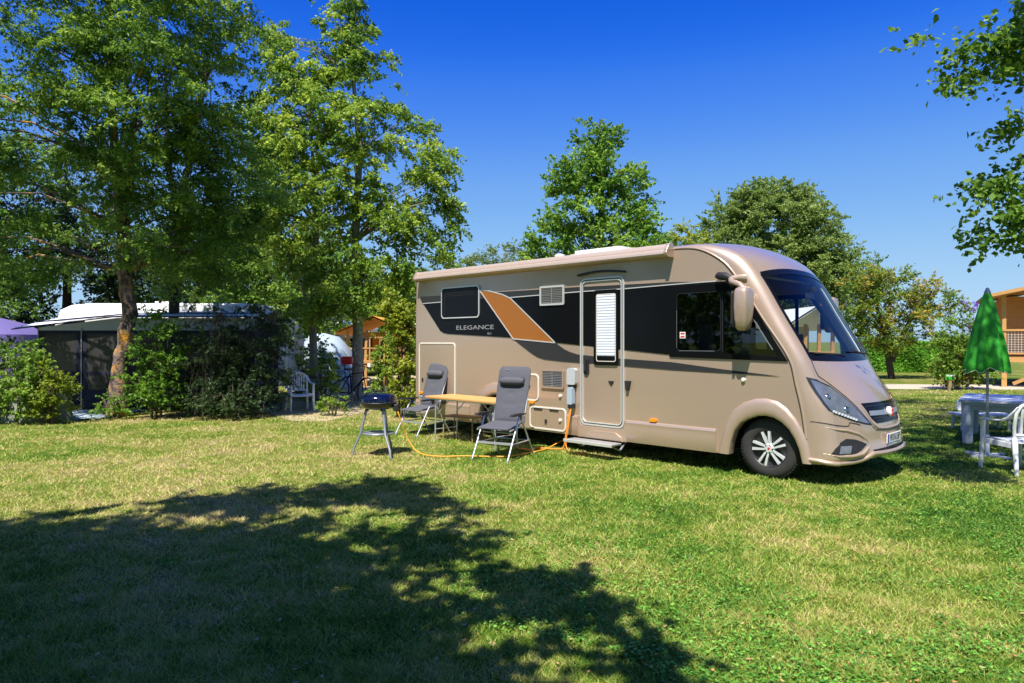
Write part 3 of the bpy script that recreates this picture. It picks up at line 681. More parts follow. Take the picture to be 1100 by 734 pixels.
    # --- door
    q = MB(); q.prism(rrect(-2.88, .47, -2.16, 2.585, .07), S(0), .0015, .0045); door = q.build('entrance_door', pa, van)
    q = MB(); q.prism(rrect(-2.925, .425, -2.115, 2.63, .10), S(0), 0, .020, holes=[rrect(-2.90, .45, -2.14, 2.605, .08)])
    q.prism(rrect(-2.885, .465, -2.155, 2.59, .075), S(0), 0, .024, holes=[rrect(-2.87, .48, -2.17, 2.575, .065)]); q.build('door_frame', M['silver'], door)
    q = MB(); q.prism(rrect(-2.90, .45, -2.14, 2.605, .08), S(0), 0, .005, holes=[rrect(-2.885, .465, -2.155, 2.59, .075)]); q.build('door_seal', M['dark'], door)
    q = MB(); q.prism(rrect(-2.66, 1.33, -2.22, 2.44, .04), S(0), .006, .026); dw = q.build('door_window', M['black'], door)
    q = MB(); q.prism(rrect(-2.61, 1.385, -2.255, 2.38, .03), S(0), .026, .029, holes=[rrect(-2.60, 1.395, -2.265, 2.37, .025)]); q.build('window_trim', M['offwhite'], dw)
    q = MB(); n = 22
    for i in range(n):
        z0 = 1.47+(2.365-1.47)*i/n; z1 = 1.47+(2.365-1.47)*(i+1)/n; zm = (z0+z1)/2
        q.add([(-2.595, -.026, z0), (-2.27, -.026, z0), (-2.27, -.031, zm), (-2.595, -.031, zm), (-2.27, -.026, z1), (-2.595, -.026, z1)], [(0, 1, 2, 3), (3, 2, 4, 5)])
    q.build('pleated_blind', M['blind'], dw, recalc=False)
    q = MB(); q.prism(rrect(-2.85, 1.18, -2.755, 1.44, .045), S(0), .008, .030); q.box((-2.802, -.045, 1.32), (.04, .03, .16)); q.build('handle', M['dark'], door, bevel=.008)
    q = MB(); q.prism([(-2.40, 1.105), (-2.30, 1.105), (-2.34, 1.04)], S(0), .005, .025); q.build('door_stop', M['dark'], door, bevel=.005)
    q = MB(); q.prism([(-2.09, 1.12), (-2.0, 1.12), (-2.03, .98), (-2.075, .98)], S(0), 0, .05); q.build('door_catch', M['dark'], van, bevel=.008)
    q = MB(); m = [(-2.96+.86*i/12, 2.668+.035*math.sin(math.pi*i/12)) for i in range(13)]
    q.prism(m+[(u, v+.028) for u, v in m[::-1]], S(0), 0, .05); q.build('rain_gutter', M['dark'], van, bevel=.006)
    # --- hatches, vents
    def hatch(x0, z0, x1, z1, r, name='service_hatch', lab=None, latch=(), hol=()):
        q = MB(); q.prism(rrect(x0, z0, x1, z1, r), S(0), 0, .012, holes=[rrect(x0+.028, z0+.028, x1-.028, z1-.028, max(.01, r-.028))]); h = q.build(name, M['offwhite'], van, bevel=.003)
        q = MB(); q.prism(rrect(x0+.034, z0+.034, x1-.034, z1-.034, max(.01, r-.03)), S(0), 0, .004); q.build('hatch_panel', pa, h)
        for (u, v) in latch: q = MB(); q.prism(rrect(u-.02, v-.035, u+.02, v+.035, .018), S(0), .004, .018); q.build('latch', M['dark'], h)
        return h
    hatch(-6.92, .62, -5.84, 1.66, .08, 'garage_door', latch=[(-6.80, .95)])
    hatch(-4.22, .72, -3.78, 1.16, .09, latch=[(-4.0, .95)])
    hatch(-3.99, .275, -3.21, .64, .08, latch=[(-3.63, .41)])
    for x in (-3.80, -3.46): q = MB(); q.box((x, -.010, .60), (.18, .012, .03)); q.build('hatch_hinge', M['dark'], van)
    def vent(x0, z0, x1, z1, rim):
        q = MB(); q.prism(rrect(x0, z0, x1, z1, .02), S(0), .008, .028, holes=[rrect(x0+.03, z0+.03, x1-.03, z1-.03, .008)]); v = q.build('vent_grille', rim, van, bevel=.004)
        q = MB(); q.box(((x0+x1)/2, -.011, (z0+z1)/2), (x1-x0-.05, .004, z1-z0-.05)); q.build('vent_backing', M['ventgrey'], v)
        q = MB()
        n = 9
        for i in range(n): q.box(((x0+x1)/2, -.019, z0+.045+(z1-z0-.09)*i/(n-1)), (x1-x0-.06, .008, .012), Matrix.Rotation(rad(30), 3, 'X'))
        q.box(((x0+x1)/2, -.022, (z0+z1)/2), (.012, .008, z1-z0-.06)); q.build('vent_slats', M['steelgrey'], v)
    vent(-3.75, 2.25, -3.24, 2.56, M['silver']); vent(-3.72, .94, -3.25, 1.24, M['paint2'])
    # power inlet box with plug
    q = MB(); q.prism(rrect(-3.15, 1.02, -2.985, 1.27, .035), S(0), 0, .07); b = q.build('power_inlet', M['vinylgrey'], van, bevel=.012)
    q = MB(); q.prism(rrect(-3.13, .97, -3.01, 1.03, .02), S(0), .01, .06); q.build('inlet_flap', M['dark'], b, bevel=.006)
    q = MB(); q.prism(rrect(-3.12, .72, -3.02, .98, .02), S(0), .02, .10); q.build('cable_plug', M['groundsheet'], b, bevel=.012)
    q = MB(); q.box((-3.065, -.05, .70), (.09, .09, .07)); q.build('plug_collar', M['dark'], b, bevel=.01)
    for (x, z) in ((-3.33, .83), (-.31, 1.20), (-3.33, .45)):
        q = MB(); q.lathe([(0, 0), (.028, 0), (.028, -.02), (.018, -.03), (0, -.03)], (x, 0, z), 'y', 16); q.build('lock_cap', M['offwhite'], van, smooth=40)
    for x in (-1.63, -6.97+.14, -3.93):
        z = .59 if x > -2 else .70
        q = MB(); q.prism(rrect(x-.055, z-.022, x+.055, z+.022, .02), S(0), 0, .03); q.build('side_marker_lamp', M['amber'], van, bevel=.008)
    # --- skirt panels
    def skirt(x0, x1, dips=False):
        q = MB(); pr = [(0.0, .555), (-.018, .548), (-.030, .52), (-.024, .47), (-.030, .44), (-.018, .30), (-.006, .245), (.06, .235)]
        q.prism(pr, lambda u, v, t: (t, u-.001, v), x0, x1); q.build('skirt', M['paint2'], van, smooth=30)
    skirt(-7.0, -5.44); skirt(-4.03, -4.02+.0) if False else None
    skirt(-3.19, -2.97); skirt(-2.07, -.68)
    q = MB(); q.prism([(-2.97, .555), (-2.97, .235), (-2.07, .235), (-2.07, .555), (-2.10, .555), (-2.105, .47), (-2.14, .43), (-2.2, .412), (-2.84, .412), (-2.90, .43), (-2.935, .47), (-2.94, .555)], S(0), -.02, .024); q.build('door_sill', M['paint2'], van, bevel=.008)
    # fenders
    def fender(dx):
        q = MB(); V = []; n = len(ARCH_IN); sec = [(0, .001), (.06, .018), (.30, .034), (.70, .040), (.93, .034), (1, .022), (1, -.10)]
        for i in range(n):
            o_, i_ = Vector(ARCH_OUT[i]), Vector(ARCH_IN[i])
            for (s, h) in sec: p = o_.lerp(i_, s); V.append((p.x+dx, -h, p.y))
        k = len(sec); q.add(V, [(i*k+j, (i+1)*k+j, (i+1)*k+j+1, i*k+j+1) for i in range(n-1) for j in range(k-1)])
        q.build('fender', M['paint2'], van, smooth=50)
        q = MB(); 
        V = []; A_ = [rad(-8+196*i/20) for i in range(21)]
        for yy, r_ in ((.002, .485), (.42, .485), (.42, 0)):
            for a in A_: V.append((-.03+dx+r_*math.cos(a), yy, max(.30, .33+r_*math.sin(a))))
        q.add(V, [(j*21+i, j*21+i+1, (j+1)*21+i+1, (j+1)*21+i) for j in range(2) for i in range(20)]); q.build('wheel_well', M['blackhole'], van, recalc=False)
    fender(0); fender(REARX)
    # --- wheels
    def wheel(x, near):
        y = .07 if near else WID-.07; s = 1 if near else -1
        w = bpy.data.objects.new('wheel', None); COL.objects.link(w); w.parent = van; w.location = (x, y, .365)
        if not near: w.rotation_euler = (0, 0, math.pi)
        R_ = .365; q = MB()
        q.lathe([(.225, .02), (.232, -.002), (.26, -.012), (.31, -.010), (.345, .003), (.360, .020), (R_, .05), (R_, .17), (.360, .20), (.345, .215), (.30, .225), (.22, .22), (.205, .20)], (0, 0, 0), 'y', 56)
        for i in range(56):
            a = 2*math.pi*i/56; rr_ = R_+.001
            for yy in (.035, .085, .135, .185):
                aa = a+(.055 if yy in (.085, .185) else 0); q.box((rr_*math.cos(aa), yy, rr_*math.sin(aa)), (.010, .036, .022), Matrix.Rotation(-aa, 3, 'Y'))
        q.build('tyre', M['rubber'], w, smooth=40)
        q = MB(); q.lathe([(.232, .0), (.228, -.006), (.218, .002), (.21, .045), (.15, .06), (0, .06)], (0, 0, 0), 'y', 48); rim = q.build('rim', M['dark'], w, smooth=40)
        q = MB()
        for k in range(5):
            a = rad(90+72*k+12)
            for sg in (-1, 1):
                d = Vector((math.cos(a), 0, math.sin(a))); t = Vector((-math.sin(a), 0, math.cos(a)))*sg
                p0 = d*.045+t*.017; p1 = d*.12+t*.029; p2 = d*.214+t*.046; w0, w1, w2 = .011, .013, .017
                V = []
                for p, ww, yy in ((p0, w0, .004), (p1, w1, -.004), (p2, w2, .003)):
                    for e in (-1, 1):
                        V.append((p.x+t.x*e*ww, yy, p.z+t.z*e*ww))
                V += [(v[0], .045, v[2]) for v in V]
                q.add(V, [(0, 1, 3, 2), (2, 3, 5, 4), (0, 2, 8, 6), (2, 4, 10, 8), (1, 7, 9, 3), (3, 9, 11, 5), (4, 5, 11, 10), (0, 6, 7, 1)])
        q.lathe([(0, -.006), (.05, -.004), (.064, .01), (.064, .05)], (0, 0, 0), 'y', 24)
        q.build('spokes', M['alloy'], w, smooth=20)
        q = MB(); q.lathe([(0, -.009), (.014, -.009), (.017, -.005)], (0, 0, 0), 'y', 20); q.build('hub_cap', M['red'], w, smooth=40)
        for k in range(5):
            a = rad(90+72*k+48); q = MB(); q.lathe([(0, -.008), (.009, -.008), (.011, .02)], (.047*math.cos(a), 0, .047*math.sin(a)), 'y', 8); q.build('wheel_bolt', M['dark'], w)
        return w
    for x in (-.02, -.02+REARX):
        for nr in (True, False): wheel(x, nr)
    # --- nose: headlights, grille, bumper details, plate
    hl = [(.03, 1.262), (.121, 1.228), (.25, 1.160), (.343, 1.048), (.427, .928), (.517, .806), (.625, .688), (.53, .703), (.443, .724), (.33, .757), (.241, .797), (.15, .84), (.085, .877), (.062, .95), (.045, 1.077)]
    def fin(o, y, z, off): return fpt(y, z, off)
    decal('headlight', hl, M['dark'], van, .003)
    heads = [o for o in bpy.data.objects if o.name.split('.')[0] == 'headlight']
    for hi, h in enumerate(heads):
        mir = hi == 1
        T_ = (lambda v: (v[0], WID-v[1], v[2])) if mir else (lambda v: v)
        c = Vector((.25, .93)); inn = [tuple(c.lerp(Vector(p), .90)) for p in hl]
        before = set(bpy.data.objects); decal('lamp_housing', inn, M['lamp'], h, .006, mirror=False)
        for o in set(bpy.data.objects)-before:
            if mir:
                for v in o.data.vertices: v.co.y = WID-v.co.y
                o.data.flip_normals()
        for (y, z, r_) in ((.150, 1.035, .040), (.305, .885, .042)):
            p = T_(fpt(y, z, .006)); n_ = fn3(y, z); n_ = Vector((n_.x, -n_.y if mir else n_.y, n_.z)); Rm = n_.to_track_quat('Z', 'Y').to_matrix()
            q = MB(); q.lathe([(r_, 0), (r_*.95, .008), (r_*.75, .004)], p, 'z', 24, R=Rm); q.lathe([(r_*.7, .003), (r_*.5, .012), (0, .016)], p, 'z', 20, R=Rm)
            q.build('projector_lamp', M['chrome'], h, smooth=40)
        q = MB()
        for k in range(9):
            f_ = k/8; y = .135+.26*f_; z = .868-.105*f_; p = T_(fpt(y, z, .012)); q.box(p, (.02, .024, .022))
        q.build('led_strip', M['led'], h)
        before = set(bpy.data.objects); decal('lens', hl, M['lens'], h, .026, mirror=False)
        for o in set(bpy.data.objects)-before:
            if mir:
                for v in o.data.vertices: v.co.y = WID-v.co.y
                o.data.flip_normals()
    g = [(.56, .945), (WID-.56, .945), (WID-.66, .76), (WID-.74, .705), (.74, .705), (.66, .76)]
    gr = decal('grille', g, M['black'], van, .004, mirror=False)
    q = MB(); fstrip(q, [(.63, .825), (1.15, .815), (WID-.63, .825)], .055, .014, 10); q.build('grille_bar', M['steelgrey'], gr, recalc=False)
    q = MB()
    for z, a, b in ((.905, .60, WID-.60), (.765, .68, WID-.68), (.73, .73, WID-.73)): fstrip(q, [(a, z), (b, z)], .010, .010, 20)
    q.build('grille_slats', M['dark'], gr, recalc=False)
    def tubef(pts, r, off, name, m, parent, taper=True, nn=6):
        P = []
        for i in range(len(pts)-1):
            for k in range(nn): P.append(fpt(*Vector(pts[i]).lerp(Vector(pts[i+1]), k/nn), off))
        P.append(fpt(*pts[-1], off)); q = MB(); kk = len(P); q.tube(P, [r*(max(.12, min(1, i/(kk*.3), (kk-1-i)/(kk*.3))) if taper else 1) for i in range(kk)], 8); return q.build(name, m, parent, smooth=60)
    tubef([(.50, .98), (.60, .80), (.66, .70), (.74, .652), (.95, .635), (1.35, .635), (WID-.74, .652), (WID-.66, .70), (WID-.60, .80), (WID-.50, .98)], .016, .0, 'grille_surround', M['paint2'], van)
    yc, zc = 1.15, .815; cx = fx(yc, zc)
    q = MB(); q.lathe([(0, .045), (.045, .042), (.062, .03), (.062, 0)], (0, 0, 0), 'z', 24); em = q.build('emblem', M['white'], van, smooth=50); em.location = (cx, yc, zc); em.rotation_euler = (0, rad(82), 0)
    q = MB()
    for sy, sz in ((.02, .022), (-.004, -.03)): q.lathe([(0, .052), (.024, .050), (.027, .042)], (-sz, sy, 0), 'z', 14)
    q.build('emblem_mark', M['red'], em, smooth=50)
    # bumper: seam, crease lip, fog lamps, intake, chin
    q = MB()
    sm = [(.005, .745), (.1, .715), (.237, .695), (.285, .70), (.30, .735), (.385, .718), (.44, .70)]
    fstrip(q, sm, .010, .003); fstrip(q, [(WID-a, b) for a, b in sm], .010, .003)
    hs_ = [(.155, 1.47), (.15, 1.36), (.165, 1.27), (.25, 1.195), (.33, 1.10), (.40, 1.0), (.47, .90), (.54, .80), (.63, .69)]
    fstrip(q, hs_, .012, .003); fstrip(q, [(WID-a, b) for a, b in hs_], .012, .003)
    fstrip(q, [(.63, .68), (.70, .628), (.95, .612), (1.35, .612), (1.60, .628), (1.67, .68)], .009, .003); q.build('panel_gap', M['dark'], van, recalc=False)
    for mir in (0, 1):
        mm = (lambda a: WID-a) if mir else (lambda a: a)
        tubef([(mm(a), b) for a, b in [(.02, .70), (.1, .665), (.25, .645), (.40, .60), (.52, .52), (.545, .45)]], .018, -.004, 'bumper_crease', M['paint2'], van)
        tubef([(mm(a), b) for a, b in [(.02, .385), (.10, .355), (.26, .35), (.40, .37), (.52, .44), (.545, .46)]], .022, -.002, 'bumper_crease', M['paint2'], van)
    decal('fog_lamp', [(.045, .378), (.08, .45), (.15, .51), (.226, .553), (.34, .54), (.44, .505), (.50, .478), (.40, .42), (.30, .375), (.17, .368)], M['dark'], van, .004)
    for i, h in enumerate([o for o in bpy.data.objects if o.name.split('.')[0] == 'fog_lamp']):
        for (y0, y1, z0, z1) in ((.10, .24, .385, .47),):
            q = MB(); V = [fpt(y0, z0, .01), fpt(y1, z0, .01), fpt(y1+.04, z1, .008), fpt(y0+.04, z1, .008)]
            if i: V = [(a, WID-b, c) for a, b, c in V]
            q.add(V, [(0, 1, 2, 3)]); q.build('lamp_glass', M['lamp'], h, recalc=False)
    decal('lower_intake', [(.57, .372), (WID-.57, .372), (WID-.58, .408), (1.15, .428), (.58, .408)], M['black'], van, .004, mirror=False)
    # chin lip
    pts = [(.0, .30), (.03, .28), (.08, .272), (.16, .275), (.30, .28), (.42, .30), (.50, .34), (.56, .365), (.8, .362), (1.15, .358), (1.5, .362), (1.74, .365), (1.80, .34), (1.88, .30), (2.0, .28), (2.14, .275), (2.22, .272), (2.27, .28), (2.3, .30)]
    tubef(pts, .028, .006, 'chin_lip', M['paint2'], van, taper=False, nn=4)
    # number plate
    p = Vector((fx(1.15, .51)+.018, 1.13, .512))
    pl = MB(); pl.box((0, 0, 0), (.012, .52, .115)); plate = pl.build('number_plate', M['white'], van, bevel=.004); plate.location = p; plate.rotation_euler = (0, rad(2), 0)
    q = MB(); q.box((.0072, -.235, 0), (.001, .045, .108)); q.build('plate_band', mat('plate_blue', (.02, .05, .45), .4), plate)
    text_obj('plate_text', 'WX16 LBP', .112, M['black'], plate, (.0068, .022, 0), (rad(90), 0, rad(90)), .0008, .74)
    # --- door mirror, near side and far side
    for near in (True, False):
        s = 1 if near else -1; oy = 0 if near else WID
        q = MB(); f3 = lambda x, y, z: (x, oy+s*y, z)
        q.tube([f3(-.30, .02, 2.47), f3(-.36, -.07, 2.475), f3(-.43, -.13, 2.465), f3(-.38, -.18, 2.42), f3(-.26, -.21, 2.38), f3(-.20, -.22, 2.32)], [.045, .042, .038, .038, .036, .034], 10)
        arm = q.build('mirror_arm', M['paint2'], van, smooth=60)
        q = MB(); q.tube([f3(-.66, -.05, 2.51), f3(-.60, -.09, 2.515), f3(-.50, -.12, 2.50), f3(-.42, -.13, 2.47)], [.02, .05, .055, .04], 10); q.build('arm_cover', M['dark'], arm, smooth=60)
        q = MB(); V = []
        prof_ = [(2.34, .5), (2.325, .8), (2.28, .98), (2.1, 1.0), (1.95, .92), (1.86, .78), (1.825, .6), (1.81, .35)]
        n = 20
        for z, sc in prof_:
            for j in range(n):
                a = 2*math.pi*j/n; cxx, cyy = math.cos(a), math.sin(a); e = .55
                xx = .095*sc*(abs(cxx)**e)*(1 if cxx > 0 else -1); yy = .125*sc*(abs(cyy)**e)*(1 if cyy > 0 else -1)
                V.append(f3(-.19+xx-(2.1-z)*.02, -.25+yy, z))
        F = [(i*n+j, i*n+(j+1) % n, (i+1)*n+(j+1) % n, (i+1)*n+j) for i in range(len(prof_)-1) for j in range(n)]+[tuple(range(n)), tuple((len(prof_)-1)*n+j for j in range(n))]
        q.add(V, F); hd = q.build('mirror_housing', M['paint2'], van, smooth=50)
        q = MB(); q.prism(rrect(-.115, 1.86, .115, 2.30, .05), lambda u, v, t: f3(-.275-t, -.25+u, v), 0, .025); q.build('mirror_rim', M['dark'], hd, bevel=.006)
        q = MB(); q.prism(rrect(-.10, 1.875, .10, 2.285, .045), lambda u, v, t: f3(-.302, -.25+u, v), 0, 0); q.build('mirror_glass', M['chrome'], hd)
    # --- roof furniture
    def skylight(x0, x1, y0, y1, h):
        q = MB(); q.prism(rrect(x0, y0, x1, y1, .06), lambda u, v, t: (u, v, t), 3.0, 3.0+h*.6); sk = q.build('roof_light', M['gelcoat'], van, bevel=.02)
        q = MB(); q.prism(rrect(x0+.06, y0+.06, x1-.06, y1-.06, .05), lambda u, v, t: (u, v, t), 3.0+h*.6, 3.0+h); q.build('roof_light_dome', M['white'], sk, bevel=.03)
    skylight(-3.55, -2.5, .45, 1.3, .15); skylight(-6.0, -5.3, .6, 1.2, .09); skylight(-1.9, -1.3, .8, 1.5, .06)
    q = MB(); q.lathe([(.07, 3.0), (.07, 3.10), (.09, 3.10), (.09, 3.13), (.02, 3.15), (0, 3.15)], (-3.86, .6, 0), 'z', 16); q.build('roof_vent', M['white'], van, smooth=40)
    q = MB(); q.box((-6.0, .35, 3.02), (1.7, .04, .05)); q.build('roof_rail', M['gelcoat'], van, bevel=.01)
    # --- step
    q = MB(); q.box((-2.50, -.26, .225), (.86, .24, .028)); st = q.build('entrance_step', M['alu'], van, bevel=.006)
    q = MB(); q.box((-2.5, -.385, .222), (.88, .02, .045)); q.build('step_nosing', M['silver'], st, bevel=.005)
    q = MB()
    for x in (-2.83, -2.16): q.bar((x, -.30, .21), (x+.03, -.10, .12), .03, .012); q.bar((x+.03, -.10, .12), (x, .15, .28), .03, .012)
    q.build('step_bracket', M['steelgrey'], st)
    # folded step housing bulge in the skirt
    q = MB(); q.prism([(-2.78, .30), (-2.68, .36), (-2.25, .36), (-2.15, .30), (-2.12, .235), (-2.82, .235)], S(0), .02, .05); q.build('step_housing', M['paint2'], van, bevel=.012)
    return van
motorhome()
# ------------------------------------------------------------------ camping furniture
def camp_chair(name, label, loc, rz, lean=25, group='grey folding camping chairs'):
    """front faces -y"""
    t = thing(name, label, 'camping chair', (loc[0], loc[1], 0), rz, group)
    for s in (-1, 1):
        x = .285*s
        q = MB(); q.tube([(x, -.40, .012), (x, -.05, .60)], .0135, 8); q.tube([(x, -.405, 0), (x, -.395, .03)], .018, 8); q.build('front_leg', M['alu'], t, smooth=50)
        q = MB(); q.tube([(x*1.02, .40, .012), (x*.98, .02, .58)], .0135, 8); q.tube([(x*1.02, .405, 0), (x*1.02, .395, .03)], .018, 8); q.build('rear_leg', M['alu'], t, smooth=50)
        q = MB(); q.prism([(-.31, .630), (-.27, .652), (-.05, .655), (.12, .645), (.13, .625), (-.05, .622), (-.27, .618)], lambda u, v, w: (x+w, u, v), -.028, .028); q.build('armrest', M['dark'], t, bevel=.008)
        q = MB(); q.box((x, -.02, .595), (.03, .07, .07)); q.build('hinge', M['dark'], t, bevel=.01)
        q = MB(); q.tube([(x*.98, -.27, .232), (x, .28, .232)], .010, 6); q.tube([(x*.93, -.30, .42), (x*.93, .14, .47), (x*.93, .16, .62)], .010, 6); q.build('side_rail', M['alu'], t, smooth=50)
    q = MB(); q.bar((-.28, -.27, .235), (.28, -.27, .235), .012, .035); q.build('front_rail', M['alu'], t, bevel=.004)
    q = MB(); q.tube([(-.28, .25, .235), (.28, .25, .235)], .010, 6); q.tube([(-.27, -.12, .37), (.27, -.12, .37)], .008, 6); q.build('cross_rail', M['alu'], t, smooth=50)
    # seat pad
    def pad(nm, m, x_w, L, origin, ang, th, quilt=0, top_round=0, base_w=None, parent=t, ny=26, nx=16):
        d = Vector((0, math.cos(ang), math.sin(ang))); nrm = Vector((0, -math.sin(ang), math.cos(ang))); V = []
        for sgn in (1, -1):
            for i in range(ny+1):
                f_ = i/ny; w = x_w/2*(1 if base_w is None else base_w/x_w+(1-base_w/x_w)*min(1, f_*1.6))
                if top_round and f_ > 1-top_round: w *= math.sqrt(max(0.0, 1-((f_-(1-top_round))/top_round)**4*.35))
                for j in range(nx+1):
                    u = -1+2*j/nx; e = (1-abs(u)**6)*(1-abs(2*f_-1)**14)
                    h = th*(.25+.75*e)
                    if quilt and sgn == 1: h -= th*.42*max(0, 1-abs(((f_-.08*u*u)*quilt) % 1-.5)*16)*e
                    p = Vector(origin)+d*(L*f_)+nrm*(h/2*sgn*(1.2 if sgn == 1 else .8)-.045*(1-u*u)*0); p.x += w*u; V.append(p)
        k = (ny+1)*(nx+1); F = []
        for i in range(ny):
            for j in range(nx):
                a = i*(nx+1)+j; F.append((a, a+1, a+nx+2, a+nx+1)); F.append((k+a, k+a+nx+1, k+a+nx+2, k+a+1))
        for i in range(ny):
            a = i*(nx+1); F.append((a, a+nx+1, k+a+nx+1, k+a)); a += nx; F.append((a, k+a, k+a+nx+1, a+nx+1))
        for j in range(nx):
            F.append((j, k+j, k+j+1, j+1)); a = ny*(nx+1)+j; F.append((a, a+1, k+a+1, k+a))
        q = MB(); q.add(V, F); return q.build(nm, m, parent, smooth=60)
    pad('seat', M['fabric'], .50, .47, (0, -.33, .445), rad(6), .045, 3)
    la = rad(90-lean+0)
    q = MB(); dv = Vector((0, math.cos(la), math.sin(la))); nv = Vector((0, -math.sin(la), math.cos(la)))
    o = Vector((0, .14, .50))
    fr = [o+Vector((s_, 0, 0))+dv*l_-nv*.02 for s_, l_ in ((-.25, -.02), (-.25, .70), (-.2, .80), (.2, .80), (.25, .70), (.25, -.02))]
    q.tube(fr, .012, 8); q.build('back_frame', M['alu'], t, smooth=50)
    pad('backrest', M['fabric'], .53, .84, o, la, .05, 5, top_round=.15, base_w=.47)
    # neck pillow: horizontal bolster
    pc = o+dv*.60+nv*.055; q = MB(); pts = []; rr_ = []
    for i in range(13): u = -1+2*i/12; pts.append(pc+Vector((.20*u, 0, 0))); rr_.append(.062*(1-abs(u)**6*.45))
    q.tube(pts, rr_, 14); pil = q.build('headrest_pillow', M['fabric'], t, smooth=60); 
    q = MB(); q.tube([pc+dv*.06-nv*.01+Vector((s_, 0, 0)) for s_ in (-.2, 0, .2)], .004, 5); q.build('pillow_strap', M['dark'], pil)
    q = MB(); q.box(tuple(o+dv*.775+nv*.032-Vector((.12, 0, 0))), (.05, .004, .012), Matrix.Rotation(la, 3, 'X')); q.build('fabric_tag', M['silver'], t)
    return t
F_ = lambda dx, dy: math.atan2(dx, -dy)      # yaw so that local -y looks along (dx,dy)
camp_chair('camping_chair', 'grey padded reclining camping chair nearest the camera, standing in front of the bamboo table', (-.125, 10.02), F_(-.47, -.88), 17)
camp_chair('camping_chair', 'grey padded reclining camping chair beside the barbecue, at the rear end of the motorhome', (-1.62, 12.55), F_(-.66, -.75), 20)

def van_pt(X, Y, Z=0): return (P0[0]+.7095*X+.7047*Y, P0[1]-.7047*X+.7095*Y, Z)
def camp_table():
    p = van_pt(-4.70, -.56); t = thing('camping_table', 'folding camping table with orange brown bamboo top and thin silver legs beside the motorhome', 'table', p, VR)
    q = MB(); q.prism(rrect(-.95, -.31, .95, .31, .04), lambda u, v, w: (u, v, w), .725, .752); q.build('tabletop', M['bamboo'], t, bevel=.005)
    q = MB(); q.bar((-.85, -.25, .712), (.85, -.25, .712), .02, .022); q.bar((-.85, .25, .712), (.85, .25, .712), .02, .022); q.build('top_frame', M['alu'], t)
    for x in (-.72, .72):
        for y in (-.24, .24):
            q = MB(); q.tube([(x, y, .70), (x*1.02, y, .015)], .014, 8); q.tube([(x*1.02, y, 0), (x*1.02, y, .03)], .019, 8); q.build('leg', M['alu'], t, smooth=50)
        q = MB(); q.tube([(x, -.24, .2), (x, .24, .2)], .009, 6); q.build('cross_rail', M['alu'], t, smooth=50)
        q = MB(); q.bar((x*.6, -.2, .69), (x, -.2, .45), .012, .012); q.bar((x*.6, .2, .69), (x, .2, .45), .012, .012); q.build('brace', M['alu'], t)
camp_table()
def low_bench():
    t = thing('low_bench', 'small low brown folding bench under the edge of the bamboo table', 'bench', (-.83, 11.72, 0), VR+rad(12))
    q = MB(); q.box((0, 0, .405), (.66, .34, .022)); q.build('bench_top', M['olive'], t, bevel=.005)
    for x in (-.30, .30):
        for y in (-.15, .15):
            q = MB(); q.tube([(x, y, .395), (x*1.02, y*1.04, 0)], .012, 6); q.build('leg', M['olive'], t, smooth=50)
        q = MB(); q.bar((x, -.15, .12), (x, .15, .12), .012, .012); q.build('leg_brace', M['olive'], t)
low_bench()
def barbecue():
    t = thing('barbecue', 'round dark navy lidded gas barbecue standing on three grey legs', 'barbecue', (-1.98, 10.22, 0), 0)
    q = MB(); q.lathe([(0, .675), (.12, .672), (.20, .685), (.25, .715), (.268, .755), (.272, .775)], n=48); q.build('bowl', M['navy'], t, smooth=50)
    q = MB(); q.lathe([(.274, .772), (.278, .782), (.272, .79)], n=48); q.build('rim_band', M['dark'], t, smooth=50)
    q = MB(); q.lathe([(.274, .787), (.272, .825), (.255, .868), (.215, .898), (.15, .915), (.07, .922), (0, .923)], n=48); lid = q.build('lid', M['navy'], t, smooth=50)
    q = MB(); q.tube([(-.05, 0, .918), (-.045, 0, .955), (.045, 0, .955), (.05, 0, .918)], .009, 8); q.build('lid_handle', M['dark'], lid, smooth=50)
    q = MB(); q.box((.27, -.07, .71), (.07, .09, .10)); q.build('gas_regulator', M['dark'], t, bevel=.012)
    ft = [(-.37, -.07), (.25, -.39), (.13, .38)]
    for x, y in ft:
        a = Vector((x, y)); n_ = a.normalized()
        q = MB(); q.tube([(n_.x*.17, n_.y*.17, .69), (n_.x*.215, n_.y*.215, .52), (n_.x*.26, n_.y*.26, .32), (x*.93, y*.93, .12), (x, y, 0)], [.022, .021, .019, .017, .015], 10); q.build('leg', M['steelgrey'], t, smooth=50)
        q = MB(); q.box((n_.x*.16, n_.y*.16, .68), (.06, .06, .05), Matrix.Rotation(math.atan2(y, x), 3, 'Z')); q.build('leg_socket', M['dark'], t, bevel=.008)
    q = MB(); q.lathe([(.21, .305), (.235, .31), (.24, .325), (.235, .335), (.21, .33), (.0, .325)], n=40); q.lathe([(0, .305), (.21, .305)], n=40); q.build('shelf', M['steelgrey'], t, smooth=40)
barbecue()
